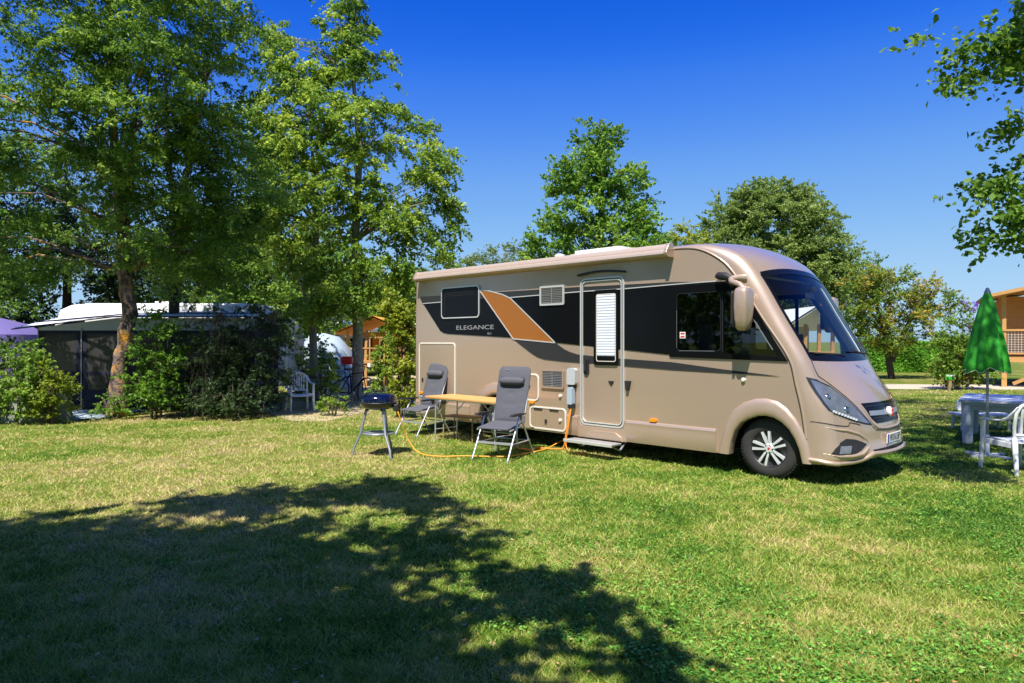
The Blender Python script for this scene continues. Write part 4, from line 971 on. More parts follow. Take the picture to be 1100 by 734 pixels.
def cable():
    q = MB(); P = [van_pt(-3.065, -.06, .69), van_pt(-3.09, -.10, .5), van_pt(-3.12, -.12, .25), van_pt(-3.16, -.13, .06), van_pt(-3.25, -.16, .03), van_pt(-3.45, -.22, .025), van_pt(-3.6, -.32, .02), van_pt(-3.5, -.45, .02), van_pt(-3.8, -.5, .02), (.35, 10.35, .02), (.15, 10.2, .02)]
    def smooth(P, k=8):
        P = [Vector(p) for p in P]; P = [P[0]]+P+[P[-1]]; o = []
        for i in range(1, len(P)-2):
            for j in range(k):
                s = j/k; a, b, c, d = P[i-1:i+3]; o.append(.5*((2*b)+(-a+c)*s+(2*a-5*b+4*c-d)*s*s+(-a+3*b-3*c+d)*s**3))
        o.append(P[-2]); return o
    q.tube(smooth(P), .010, 8); q.tube(smooth([van_pt(-3.05, -.07, .69), van_pt(-3.07, -.12, .4), van_pt(-3.10, -.14, .1), van_pt(-2.95, -.2, .03), van_pt(-2.7, -.22, .02), van_pt(-2.8, -.1, .02)]), .009, 8)
    tag(q.build('power_cable', M['cable'], smooth=60, recalc=False), 'orange electric cable hanging from the motorhome inlet box and trailing onto the grass', 'cable')
    q = MB(); P = [(-1.70, 10.14, .70), (-1.66, 10.12, .60), (-1.62, 10.15, .45), (-1.55, 10.2, .25), (-1.42, 10.15, .08), (-1.25, 10.02, .03), (-1.0, 9.95, .02), (-.7, 9.98, .022), (-.35, 9.95, .02), (-.1, 9.92, .025), (.12, 10.1, .02), (.3, 10.32, .02), (.5, 10.6, .02), (.62, 10.85, .03), (.8, 11.0, .1)]
    q.tube(smooth(P), .009, 8); tag(q.build('gas_hose', M['hose'], smooth=60, recalc=False), 'yellow orange gas hose looping across the lawn from the barbecue', 'hose')
cable()

# ------------------------------------------------------------------ right side: parasol, table, plastic chairs
def parasol():
    t = thing('parasol', 'closed green cloth parasol hanging in folds round its grey pole', 'parasol', (6.95, 10.07, 0), 0)
    q = MB(); q.tube([(0, 0, .02), (0, 0, 2.42)], .018, 12); q.build('pole', M['steelgrey'], t, smooth=60)
    q = MB(); q.lathe([(0, 2.47), (.02, 2.46), (.03, 2.43), (.045, 2.40), (.04, 2.37)], n=14); q.build('finial', M['steelgrey'], t, smooth=60)
    V = []; n = 192; zs = [(2.405, .035), (2.33, .065), (2.2, .105), (2.0, .16), (1.8, .21), (1.6, .255), (1.42, .29), (1.33, .305), (1.28, .31)]
    for zi, (z, r_) in enumerate(zs):
        f_ = zi/(len(zs)-1)
        for j in range(n):
            a = 2*math.pi*j/n; fold = .5+.5*math.cos(8*a+.4*math.sin(3*a+z*2)); w = 1-.32*f_**.7*(1-fold)**1.1-.05*f_*math.sin(5*a)
            V.append((r_*w*math.cos(a)*1.02, r_*w*math.sin(a)*.9, z-.05*f_*f_*(fold)+.02*f_*math.sin(3*a+1)))
    V2 = [(x*.94, y*.94, z-.004) for x, y, z in V]; k = len(zs)
    F = [(i*n+j, i*n+(j+1) % n, (i+1)*n+(j+1) % n, (i+1)*n+j) for i in range(k-1) for j in range(n)]
    F2 = [(a+k*n, d+k*n, c+k*n, b+k*n) for a, b, c, d in F]; e = [((k-1)*n+j, (k-1)*n+(j+1) % n, (2*k-1)*n+(j+1) % n, (2*k-1)*n+j) for j in range(n)]
    q = MB(); q.add(V+V2, F+F2+e); can = q.build('canopy', M['parasol'], t, smooth=70, recalc=False)
    q = MB(); P = [(V[(k-1)*n+j][0]*1.005, V[(k-1)*n+j][1]*1.005, V[(k-1)*n+j][2]) for j in range(n)]; q.tube(P+[P[0]], .004, 5); q.build('hem', M['offwhite'], can)
    for i in range(8):
        a = 2*math.pi*i/8; q = MB(); q.tube([(.02*math.cos(a), .02*math.sin(a), 2.38), (.2*math.cos(a), .18*math.sin(a), 1.35)], .005, 5); q.build('rib', M['steelgrey'], t)
    q = MB()
    for a in (0, 90): q.bar(tuple(.33*c for c in (-math.cos(rad(a+20)), -math.sin(rad(a+20)), 0)), tuple(.33*c for c in (math.cos(rad(a+20)), math.sin(rad(a+20)), 0)), .06, .03)
    q.tube([(0, 0, 0), (0, 0, .3)], .03, 12); o = q.build('cross_base', M['bluewhite'], t, smooth=30); o.location = (0, 0, .02)
parasol()
def garden_table():
    dx = Vector((.80, -.60)); dy = Vector((.60, .80)); t = thing('garden_table', 'weathered blue white rectangular plastic garden table in dappled shade', 'table', (7.36, 11.36, 0), math.atan2(dx.y, dx.x))
    q = MB(); q.prism(rrect(0, 0, 1.25, 1.75, .10), lambda u, v, w: (u, v, w), .685, .725); q.prism(rrect(.03, .03, 1.22, 1.72, .08), lambda u, v, w: (u, v, w), .64, .688); q.build('tabletop', M['bluewhite'], t, bevel=.008)
    for x in (.12, 1.13):
        for y in (.12, 1.60):
            q = MB(); V = []; n = 16
            for z, r_ in ((.65, .085), (.4, .078), (.02, .068), (0, .066)):
                for j in range(n):
                    a = 2*math.pi*j/n; V.append((x+r_*math.cos(a)*(1+.08*math.cos(4*a)), y+r_*math.sin(a)*(1+.08*math.cos(4*a)), z))
            q.add(V, [(i*n+j, i*n+(j+1) % n, (i+1)*n+(j+1) % n, (i+1)*n+j) for i in range(3) for j in range(n)]+[tuple(48+j for j in range(n))]); q.build('leg', M['bluewhite'], t, smooth=50)
    q = MB(); q.bar((.12, .12, .60), (1.13, .12, .60), .02, .10); q.bar((.12, 1.6, .60), (1.13, 1.6, .60), .02, .10); q.bar((.12, .12, .60), (.12, 1.6, .60), .02, .10); q.build('apron', M['bluewhite'], t, bevel=.005)
garden_table()
def plastic_chair(label, loc, rz, m, cat='garden chair', group='moulded white plastic garden chairs'):
    """monobloc armchair, front faces -y"""
    t = thing('garden_chair', label, cat, (loc[0], loc[1], 0), rz, group)
    q = MB(); V = []; nx, ny = 12, 10
    for sg in (0, 1):
        for i in range(ny+1):
            for j in range(nx+1):
                u = -1+2*j/nx; v = i/ny; V.append((u*(.225+.02*(1-v)), -.24+.46*v, .435-.018*v-.02*(1-u*u)*(1-v*.3)-(.03 if v < .05 else 0)-sg*.018))
    k = (nx+1)*(ny+1); F = []
    for i in range(ny):
        for j in range(nx):
            a = i*(nx+1)+j; F += [(a, a+1, a+nx+2, a+nx+1), (k+a, k+a+nx+1, k+a+nx+2, k+a+1)]
    for i in range(ny):
        for a in (i*(nx+1), i*(nx+1)+nx): F.append((a, a+nx+1, k+a+nx+1, k+a))
    for j in range(nx):
        for a in (j, ny*(nx+1)+j): F.append((a, a+1, k+a+1, k+a))
    q.add(V, F); q.build('seat', m, t, smooth=40)
    for s in (-1, 1):
        # front leg runs up into the arm, the arm sweeps back and up into the back rail
        q = MB(); P = [(s*.275, -.27, 0), (s*.262, -.245, .40), (s*.268, -.235, .60), (s*.275, -.215, .655)]; q.tube(P, [.024, .032, .027, .026], 8); q.build('front_leg', m, t, smooth=50)
        q = MB(); P = [(s*.262, .31, 0), (s*.235, .25, .40), (s*.215, .22, .46)]; q.tube(P, [.024, .034, .03], 8); q.build('rear_leg', m, t, smooth=50)
        q = MB(); P = [Vector(p) for p in [(s*.27, -.26, .645), (s*.282, -.20, .67), (s*.288, -.05, .665), (s*.285, .10, .675), (s*.27, .20, .72), (s*.245, .27, .80), (s*.215, .30, .86)]]; V = []
        for i, p in enumerate(P):
            d = (P[min(i+1, 6)]-P[max(i-1, 0)]).normalized(); up = Vector((s, 0, 0)).cross(d)*s; 
            for a, b in ((-.03, -.010), (.03, -.010), (.03, .010), (-.03, .010)): V.append(p+Vector((a, 0, 0))+up*b*-1)
        q.add(V, [(4*i+j, 4*i+(j+1) % 4, 4*i+4+(j+1) % 4, 4*i+4+j) for i in range(6) for j in range(4)]+[(0, 1, 2, 3), (27, 26, 25, 24)]); q.build('armrest', m, t, bevel=.006)
        q = MB(); q.bar((s*.262, -.24, .38), (s*.24, .25, .36), .02, .07); q.build('side_rail', m, t, bevel=.006)
    bk = lambda u, z: (u, .215+.16*(z-.42)+.045*(1-(u/.23)**2)*.8, z)
    q = MB(); pts = [bk(-.215, .42), bk(-.235, .60), bk(-.23, .78), bk(-.19, .87), bk(-.10, .915), bk(0, .925), bk(.10, .915), bk(.19, .87), bk(.23, .78), bk(.235, .60), bk(.215, .42)]
    q.tube(pts, .022, 8); q.tube([bk(-.22, .50), bk(0, .49), bk(.22, .50)], .02, 8); q.build('back_frame', m, t, smooth=50)
    for i in range(7):
        u = -.165+.055*i; zt_ = .92-.9*u*u
        q = MB(); q.bar(bk(u*.9, .49), bk(u, .70), .034, .010, up=(0, -1, 0)); q.bar(bk(u, .69), bk(u*1.02, zt_-.01), .034, .010, up=(0, -1, 0)); q.build('back_slat', m, t, bevel=.003)
    return t
plastic_chair('white plastic garden armchair with slatted back, seen from behind next to the green parasol', (6.53, 8.92), F_(-.08, 1), M['plastic'])
def low_seat():
    t = thing('low_bench', 'low white plastic bench with a blue white seat, beyond the garden table', 'bench', (at(1058, 13.2), 13.2, 0), rad(-6))
    q = MB(); q.prism(rrect(-.42, .34, .42, .55, .04), lambda u, v, w: (u, .16+w, v), 0, .03); q.build('back_panel', M['white'], t, bevel=.008)
    q = MB(); q.prism(rrect(-.60, -.28, .40, .18, .05), lambda u, v, w: (u, v, w), .27, .31); q.build('seat', M['bluewhite'], t, bevel=.008)
    for x, y in ((-.5, -.2), (.3, -.2), (-.5, .12), (.3, .12)):
        q = MB(); q.tube([(x, y, .28), (x*1.05, y*1.05, 0)], [.035, .024], 8); q.build('leg', M['white'], t, smooth=50)
low_seat()
plastic_chair('white plastic garden armchair half hidden behind the bushes, beside the dark caravan awning', (at(322, 16.6), 16.6), F_(.5, -.85), M['white'])

# ------------------------------------------------------------------ timber lodges
def lodge_right():
    x0, y0 = at(1076, 25.5), 25.5; t = thing('timber_lodge', 'raised pine timber lodge with gable roof, lattice balustrade and stilts', 'lodge', (x0, y0, 0), rad(-31))
    W = 6; D = 5; dz = 1.10
    q = MB(); q.box((W/2, D/2, dz-.05), (W+.2, D, .10)); q.box((W/2, -.02, dz-.09), (W+.3, .06, .18)); q.build('deck', M['pine'], t)
    for x in (0.08, 2.0, 4.0, 5.9):
        q = MB(); q.box((x, .1, dz/2-.09), (.16, .16, dz-.18)); q.build('stilt', M['pine'], t, bevel=.01)
        q = MB(); q.box((x, .08, dz+1.15), (.13, .13, 2.30)); q.build('post', M['pine'], t, bevel=.01)
    q = MB(); q.bar((1.95, .12, .95), (.35, .12, .12), .06, .12); q.bar((2.0, .12, .12), (3.9, .12, .9), .06, .12); q.build('brace', M['pineshade'], t)
    q = MB(); q.box((W/2, 1.4, dz+1.15), (W, .08, 2.3)); q.build('wall', M['pineshade'], t)
    q = MB(); q.box((W/2, D-.5, dz+1.1), (W, .08, 2.2)); q.box((W-.05, D/2+.5, dz+1.1), (.08, D-2, 2.2)); q.box((.05, D/2+.7, dz+1.1), (.08, D-2.4, 2.2)); q.build('wall', M['pine'], t)
    q = MB(); q.box((W/2, .02, dz+1.0), (W, .08, .07)); q.box((W/2, .02, dz+.14), (W, .06, .06)); q.build('handrail', M['pine'], t)
    q = MB()
    for i in range(60): q.box((.1+i*.1, .03, dz+.57), (.012, .01, .82))
    for i in range(9): q.box((W/2, .045, dz+.2+.09*i), (W, .008, .012))
    q.build('lattice', M['offwhite'], t)
    q = MB()
    for a, b in (((.9, .0, dz+.2), (.9, .0, dz+.85)), ((.9, .0, dz+.82), (2.6, .0, dz+.82)), ((1.25, .0, dz+.2), (1.25, .0, dz+.62)), ((1.25, 0, dz+.6), (2.6, 0, dz+.6))): q.bar((a[0], -.02, a[2]), (b[0], -.02, b[2]), .05, .05, up=(0, 1, 0))
    q.build('gate_frame', M['pine'], t)
    # gable roof rising to the right
    q = MB(); e = dz+2.30; q.add([(-.55, -.5, e-.12), (3.0, -.5, e+.62), (3.0, D, e+.62), (-.55, D, e-.12), (-.55, -.5, e), (3.0, -.5, e+.76), (3.0, D, e+.76), (-.55, D, e)], [(0, 1, 2, 3), (4, 7, 6, 5), (0, 4, 5, 1), (3, 2, 6, 7), (0, 3, 7, 4), (1, 5, 6, 2)])
    q.add([(6.55, -.5, e-.12), (3.0, -.5, e+.62), (3.0, D, e+.62), (6.55, D, e-.12), (6.55, -.5, e), (3.0, -.5, e+.76), (3.0, D, e+.76), (6.55, D, e)], [(0, 1, 2, 3), (4, 7, 6, 5), (0, 4, 5, 1), (3, 2, 6, 7), (0, 3, 7, 4)])
    rf = q.build('roof', M['pine'], t); q = MB(); q.add([(-.2, .06, e), (3, .06, e+.66), (6.2, .06, e)], [(0, 1, 2)]); q.build('gable_board', M['pineshade'], rf)
lodge_right()
def safari_tent(label, px, depth, w, dz, hroof, wallm, roofm, postm, rz=0):
    t = thing('safari_tent', label, 'tent', (at(px, depth), depth, 0), rz); h = hroof
    q = MB(); q.box((0, 1.5, dz-.06), (w, 3.6, .12)); q.build('deck', postm, t)
    for i in range(4):
        x = -w/2+.08+(w-.16)*i/3; q = MB(); q.box((x, -.2, dz/2-.06), (.12, .12, max(.05, dz-.12))); q.build('stilt', postm, t)
        q = MB(); q.bar((x, -.2, dz), (x+.05, -.2, h-.25), .09, .09); q.build('post', postm, t)
    q = MB(); q.box((0, 1.0, (dz+h)/2-.15), (w-.5, .04, h-dz-.3)); wl = q.build('canvas_wall', wallm, t)
    q = MB(); q.box((-.25*w, .97, (dz+h)/2-.1), (w*.2, .02, (h-dz)*.35)); q.build('window', M['clearvinyl'], wl)
    q = MB(); q.box((w*.12, .97, (dz+h)/2-.25), (w*.22, .02, (h-dz)*.7)); q.build('door_flap', M['clearvinyl'], wl)
    q = MB(); a = w/2+.3; r = h+.28
    q.add([(-a, -.6, h-.35), (0, -.6, r), (0, 3.6, r), (-a, 3.6, h-.35), (a, -.6, h-.35), (a, 3.6, h-.35)], [(0, 1, 2, 3), (1, 4, 5, 2)]); q.add([(-a, -.6, h-.42), (0, -.6, r-.07), (0, 3.6, r-.07), (-a, 3.6, h-.42), (a, -.6, h-.42), (a, 3.6, h-.42)], [(0, 3, 2, 1), (1, 2, 5, 4)]); q.build('roof', roofm, t, recalc=False)
    q = MB(); q.box((0, -.24, dz+.85), (w, .06, .06)); q.box((0, -.24, dz+.45), (w, .04, .05))
    n = int(w/.35)
    for i in range(n): q.box((-w/2+w*(i+.5)/n, -.24, dz+.42), (.05, .03, .85))
    q.build('railing', postm, t)
    return t
safari_tent('safari tent with orange canvas roof and orange deck railing, seen past the bicycles', 404, 26, 2.3, .98, 2.35, M['orangecanvas'], M['orangecanvas'], M['pine'])
safari_tent('cream safari tent with slanting pale wooden posts, seen through the motorhome windscreen', 868, 21, 1.4, .5, 2.45, M['canvas'], M['gelcoat'], M['pine'])
# ------------------------------------------------------------------ caravans behind the left hedge
def caravan(label, x, y, L, w, h, rz, m=None, windows=((.2, .5), (.62, .28)), group='white touring caravans'):
    m = m or M['gelcoat']; t = thing('touring_caravan', label, 'caravan', (x, y, 0), rz, group)
    pr = [(0, .45), (.02, 1.3), (.10, 1.95), (.30, h-.18), (.60, h-.05), (1.1, h), (L-1.0, h), (L-.4, h-.06), (L-.12, h-.25), (L, 1.8), (L+.02, .9), (L-.05, .45)]
    q = MB(); q.prism(pr, lambda u, v, t_: (u, t_, v), 0, w); b = q.build('body', m, t, smooth=30, bevel=.06, seg=3)
    for a, ww in windows:
        q = MB(); q.prism(rrect(L*a, 1.25, L*(a+ww*.6), 1.85, .08), lambda u, v, t_: (u, -t_, v), .002, .03); q.build('window', M['glassdark'] if False else M['black'], b)
    q = MB(); q.box((L/2, -.01, .95), (L-.3, .012, .08)); q.build('stripe', M['grey'], b)
    for yy in (-.01, w+.01):
        q = MB(); q.lathe([(0, -.09), (.24, -.09), (.32, -.06), (.32, .06), (.24, .09), (0, .09)], (L*.45, yy, .32), 'y', 20); q.build('wheel', M['rubber'], t, smooth=40)
    q = MB(); q.bar((L, w/2-.3, .45), (L+1.1, w/2, .42), .06, .08); q.bar((L, w/2+.3, .45), (L+1.1, w/2, .42), .06, .08); q.build('drawbar', M['steelgrey'], t)
    q = MB(); q.prism(rrect(L*.4, w*.3, L*.4+.6, w*.3+.6, .05), lambda u, v, t_: (u, v, t_), h-.01, h+.09); q.build('roof_light', M['white'], b, bevel=.02)
    return t
caravan('long white caravan with curved roof end behind the dark navy awning', at(52, 18.7), 18.7, 6.3, 2.2, 2.72, rad(1))
caravan('white caravan far away beyond the two bicycles', at(325, 33), 33, 3.4, 2.2, 2.55, rad(-6))
caravan('white caravan roof showing behind the orange safari tent', at(402, 38), 38, 5.5, 2.3, 3.1, rad(4))
def awning():
    x0 = at(40, 16.7); t = thing('caravan_awning', 'dark navy caravan awning with clear panels and pale grey roof edge', 'awning', (x0, 16.75, 0), rad(1)); L = 5.2; D = 1.85
    # roof: low at the left corner, rising to the right; thin sheet with dark piping
    q = MB(); R_ = [(-.5, -.2, 1.97), (1.9, -.2, 2.27), (L, -.2, 2.27), (L, D, 2.47), (1.9, D, 2.47), (-.5, D, 2.34)]
    q.add(R_+[(x, y, z+.03) for x, y, z in R_], [(0, 5, 4, 1), (1, 4, 3, 2), (6, 7, 10, 11), (7, 8, 9, 10), (0, 1, 7, 6), (1, 2, 8, 7), (2, 3, 9, 8), (3, 4, 10, 9), (4, 5, 11, 10), (5, 0, 6, 11)]); r = q.build('roof', M['greycloth'], t)
    q = MB(); q.tube([(-.5, -.215, 1.975), (1.9, -.215, 2.275), (L, -.215, 2.275)], .014, 6); q.build('front_piping', M['navycloth'], r)
    q = MB(); q.tube([(-.5, .75, 2.175), (1.9, .75, 2.395), (L, .75, 2.395)], .022, 6); q.build('roof_piping', M['navycloth'], r)
    q = MB(); q.prism([(0, 1.95), (L, 1.95), (L, 2.255), (1.9, 2.255), (0, 2.02)], lambda u, v, w_: (u, w_-.004, v), 0, .012); q.build('gable_panel', M['vinylgrey'], t)
    n = 5; pw = L/n
    for i in range(n):
        a = i*pw; rct = lambda u0, v0, u1, v1: [(u0, v0), (u1, v0), (u1, v1), (u0, v1)]
        q = MB(); q.prism(rct(a+.02, .04, a+pw-.02, 1.95), lambda u, v, w_: (u, w_, v), 0, .012, holes=[rct(a+.14, .95, a+pw-.14, 1.86), rct(a+.14, .50, a+pw-.14, .86)])
        p = q.build('front_panel', M['navycloth'], t)
        q = MB(); q.box((a+pw/2, .006, 1.405), (pw-.26, .006, .93)); q.box((a+pw/2, .006, .68), (pw-.26, .006, .38)); q.build('clear_window', M['clearvinyl'], p)
        q = MB(); q.tube([(a, -.02, 0), (a, -.02, 2.0)], .014, 6); q.build('pole', M['steelgrey'], t)
    q = MB(); q.prism([(0, .02), (D, .02), (D, 2.3), (0, 1.98)], lambda u, v, w_: (w_, u, v), 0, .012); q.build('side_panel', M['navycloth'], t)
    q = MB(); q.prism([(0, .02), (D, .02), (D, 2.3), (0, 1.98)], lambda u, v, w_: (L-w_, u, v), 0, .012); q.build('side_panel', M['navycloth'], t)
awning()
def lilac_tent():
    t = thing('dome_tent', 'lilac tent roof showing above the shrubs at the left edge', 'tent', (at(-22, 22), 22, 0)); q = MB(); V = []; n = 24
    for k, (r, z) in enumerate([(2.0, 0), (1.95, 1.0), (1.75, 1.9), (1.2, 2.25), (.5, 2.45), (.02, 2.5)]):
        for j in range(n): a = 2*math.pi*j/n; rr_ = r*(1-.05*math.cos(6*a)); V.append((rr_*math.cos(a), rr_*math.sin(a), z))
    q.add(V, [(i*n+j, i*n+(j+1) % n, (i+1)*n+(j+1) % n, (i+1)*n+j) for i in range(5) for j in range(n)]); q.build('flysheet', M['lilac'], t, smooth=40)
    q = MB(); q.prism([(-.5, .05), (.5, .05), (.35, 1.5), (-.35, 1.5)], lambda u, v, w: (u, -1.99-w+.12*v*0, v), 0, .02); q.build('door_flap', M['navycloth'], t)
lilac_tent()
def shrub(label, px, depth, w, h, lm, leaf=.07, n=40, per=60, seed=1, name='shrub', cr=.22, lobes=None, cat='shrub', droop=0, group=None, aspect=.5, vb=0, dy=.6):
    lobes = lobes or [(0, 0, h*.6, w*.36, w*dy*.5, h*.36), (-w*.26, 0, h*.4, w*.24, w*dy*.4, h*.33), (w*.26, 0, h*.42, w*.24, w*dy*.4, h*.3), (0, 0, h*.22, w*.42, w*dy*.5, h*.2)]
    st = [[(s_*w*.08, 0, 0, .025), (s_*w*.15, 0, h*.5, .016), (s_*w*.22, 0, h*.85, .006)] for s_ in (-1, 0, 1)]
    return tree(name, label, cat, (at(px, depth), depth), st, lobes, n, per, cr, leaf, lm, M['twig'], seed=seed, brn=int(n*.7), droop=droop, group=group, aspect=aspect, vb=vb, nsides=6, tr_from=0)
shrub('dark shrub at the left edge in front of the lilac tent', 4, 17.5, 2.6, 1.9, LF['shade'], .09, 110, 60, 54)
shrub('loose green shrub beyond the white chair on the dry track', 333, 20.5, 1.6, 2.0, LF['dark'], .09, 70, 55, 56)
def far_tent():
    t = thing('dome_tent', 'small pale blue dome tent far behind the blue framed bicycle', 'tent', (at(346, 25), 25, 0)); q = MB(); V = []; n = 20
    for r, z in [(1.3, 0), (1.25, .7), (1.0, 1.4), (.6, 1.85), (.02, 2.0)]:
        for j in range(n): a = 2*math.pi*j/n; rr_ = r*(1-.05*math.cos(6*a)); V.append((rr_*math.cos(a), rr_*math.sin(a), z))
    q.add(V, [(i*n+j, i*n+(j+1) % n, (i+1)*n+(j+1) % n, (i+1)*n+j) for i in range(4) for j in range(n)]); q.build('flysheet', M['groundsheet'], t, smooth=40)
    q = MB(); q.prism([(-.4, .05), (.4, .05), (.25, 1.1), (-.25, 1.1)], lambda u, v, w: (u, -1.29-w+.1*v, v), 0, .02); q.build('door_flap', M['navycloth'], t)
far_tent()
def tarp():
    cx, d = at(36, 14.6), 14.6; V = []; F = []; n = 26; m = 10; r = np.random.default_rng(3)
    for i in range(m+1):
        f_ = i/m
        for j in range(n):
            a = 2*math.pi*j/n; k = (1-f_)**.7; wv = 1+.10*math.sin(5*a+f_*3)+.05*math.sin(9*a)
            V.append((.72*k*wv*math.cos(a)+.10*f_, .45*k*wv*math.sin(a), 1.32*f_**.9+.03*math.sin(7*a)*(1-f_)*f_*4))
    F = [(i*n+j, i*n+(j+1) % n, (i+1)*n+(j+1) % n, (i+1)*n+j) for i in range(m) for j in range(n)]
    q = MB(); q.add(V, F); o = q.build('covered_bundle', M['tarp'], smooth=50); o.location = (cx, d, 0); tag(o, 'sage green tarpaulin draped over a bundle among the left shrubs', 'tarpaulin')
    q = MB(); V = []; 
    for i in range(21):
        for j in range(9): V.append((-3.1+4.6*i/20, -1.0+2.0*j/8+.06*math.sin(i), .03+.012*math.sin(i*1.7+j)+.01*math.sin(j*2.3)))
    q.add(V, [(i*9+j, (i+1)*9+j, (i+1)*9+j+1, i*9+j+1) for i in range(20) for j in range(8)]); o = q.build('groundsheet', M['groundsheet'], smooth=60, recalc=False); o.location = (at(60, 15.6)+.0, 15.7, 0)
    tag(o, 'pale blue groundsheet spread on the ground in front of the navy awning', 'groundsheet')
tarp()
def folding_table():
    t = thing('camping_table', 'pale blue topped camping table partly hidden in the dark bushes', 'table', (at(238, 15.9), 15.9, 0), rad(3))
    q = MB(); q.prism(rrect(-.85, -.3, .85, .3, .03), lambda u, v, w: (u, v, w), .69, .72); q.build('tabletop', M['groundsheet'], t, bevel=.004)
    for x in (-.75, .75):
        for y in (-.25, .25): q = MB(); q.tube([(x, y, .69), (x*1.05, y*1.1, 0)], .014, 6); q.build('leg', M['steelgrey'], t)
    q = MB(); q.bar((-.75, 0, .3), (.75, 0, .3), .02, .02); q.build('stretcher', M['steelgrey'], t)
folding_table()
def bicycle(label, px, depth, rz, m, lean=8):
    t = thing('bicycle', label, 'bicycle', (at(px, depth), depth, 0), rz, 'bicycles parked between the pitches'); t.rotation_euler = (rad(lean), 0, rz)
    for x in (-.52, .52):
        w = bpy.data.objects.new('wheel', None); COL.objects.link(w); w.parent = t; w.location = (x, 0, .34)
        q = MB(); q.lathe([(.34+.02*math.cos(a), .02*math.sin(a)) for a in np.linspace(0, 2*math.pi, 9)], (0, 0, 0), 'y', 28); q.build('tyre', M['rubber'], w, smooth=60)
        q = MB()
        for k in range(10): a = math.pi*k/10; q.bar((-.32*math.cos(a), 0, -.32*math.sin(a)), (.32*math.cos(a), 0, .32*math.sin(a)), .004, .004)
        q.build('spokes', M['steelgrey'], w)
    bb = (-.06, 0, .30); se = (-.2, 0, .82); hd = (.34, 0, .84); hl_ = (.38, 0, .70)
    q = MB()
    for a, b in ((bb, se), (bb, hl_), (se, hd), (bb, (-.52, 0, .34)), (se, (-.52, 0, .34)), (hd, hl_)): q.tube([a, b], .017, 6)
    q.build('frame', m, t, smooth=50)
    q = MB(); q.tube([hl_, (.52, 0, .34)], .015, 6); q.build('fork', m, t)
    q = MB(); q.tube([(.30, -.28, 1.02), (.36, -.1, 1.0), (.36, .1, 1.0), (.30, .28, 1.02)], .013, 6); q.tube([(.36, 0, 1.0), hd], .014, 6); q.build('handlebar', M['dark'], t)
    q = MB(); q.prism([(-.36, -.07), (-.36, .07), (-.1, .02), (-.1, -.02)], lambda u, v, w_: (u, v, w_), .93, .97); q.tube([(-.24, 0, .93), se], .012, 6); q.build('saddle', M['dark'], t)
    q = MB(); q.tube([(-.06, -.09, .30), (-.06, .09, .30)], .05, 8); q.tube([(-.06, -.1, .30), (.05, -.1, .17)], .01, 5); q.build('crank', M['steelgrey'], t)
bicycle('black bicycle standing upright on the dry track', 378, 18.6, rad(62), M['black'])
bicycle('blue framed bicycle behind the trailing foliage', 357, 19.6, rad(20), mat('blue_bike_paint', (.03, .10, .40), .3, coat=.5), -6)
q = MB(); q.prism(rrect(-.15, -.11, .15, .11, .06), lambda u, v, w: (u, w, v), -.1, .1); q.box((0, -.11, .02), (.22, .03, .04)); o = q.build('pannier_bag', M['red'], bevel=.03); o.location = (at(373, 18.9), 18.9, 1.16)
tag(o, 'bright red bag strapped above the bicycles', 'bag')
def marker():
    t = thing('pitch_marker', 'small green pitch sign on a short wooden post beside the gravel path', 'sign', (at(1020, 24.2-.6), 23.6, 0))
    q = MB(); q.box((0, 0, .22), (.11, .09, .44)); q.build('post', M['olive'], t, bevel=.01)
    q = MB(); q.box((0, -.05, .47), (.34, .03, .20)); b = q.build('sign_board', M['parasol'], t, bevel=.01)
    q = MB(); q.box((0, -.067, .52), (.28, .004, .06)); q.build('sign_strip', M['white'], b)
marker()

# ------------------------------------------------------------------ trees and shrubs
# big lichen-barked tree, left
d = 15.4
tree('lichen_barked_tree', 'tall tree with orange lichen on its leaning trunk at the left', 'tree', (at(125, d), d),
  [(0, 0, 0, .27), (.03, 0, .35, .205), (.08, 0, 1.0, .185), (.22, 0, 1.8, .17), (.31, 0, 2.3, .165), (.18, 0, 3.2, .145), (.1, .1, 4.2, .14), (-.05, .1, 5.6, .11), (-.2, .1, 7.5, .08), (-.1, 0, 10, .03)],
  [(-.6, -2.2, 8.2, 2.6, 1.8, 2.2), (-2.6, -1.8, 6.2, 2.0, 1.6, 1.6), (1.6, -1.6, 6.8, 1.7, 1.6, 1.5), (-.4, -.9, 4.9, 2.2, 1.5, 1.2), (-3.0, 0, 3.9, 1.8, 1.6, 1.0), (1.9, 0, 4.7, 1.5, 1.5, .9), (.6, -2.6, 10.2, 2.3, 1.8, 1.5), (-3.2, -2, 9, 1.9, 1.6, 2.0), (2.4, -2.2, 9.0, 1.4, 1.4, 1.5), (1.2, -.3, 3.5, 1.2, 1.0, .6), (-1.2, -.3, 3.3, 1.6, 1.0, .6), (0, -.9, 5.6, 2.4, .7, 1.6), (-.2, -1.0, 4.0, 1.6, .6, .7), (-3.4, -.3, 5.2, 1.4, 1.2, 1.4), (.9, -.8, 7.6, 1.8, .8, 1.3), (-2.4, -.4, 3.2, 2.0, .8, .7), (2.2, -.5, 5.6, 1.3, 1.0, 1.6), (2.0, .4, 3.6, 1.4, .8, .8), (-1.6, .6, 5.0, 2.4, .8, 1.8), (-3.6, -1.0, 7.2, 1.4, 1.0, 1.6)],
  840, 230, .52, .085, LF['dark'], M['lichen'], seed=11, brn=60, aspect=.42, vb=.02, vr=.6, droop=.25, shell=.15)
d = 17.5
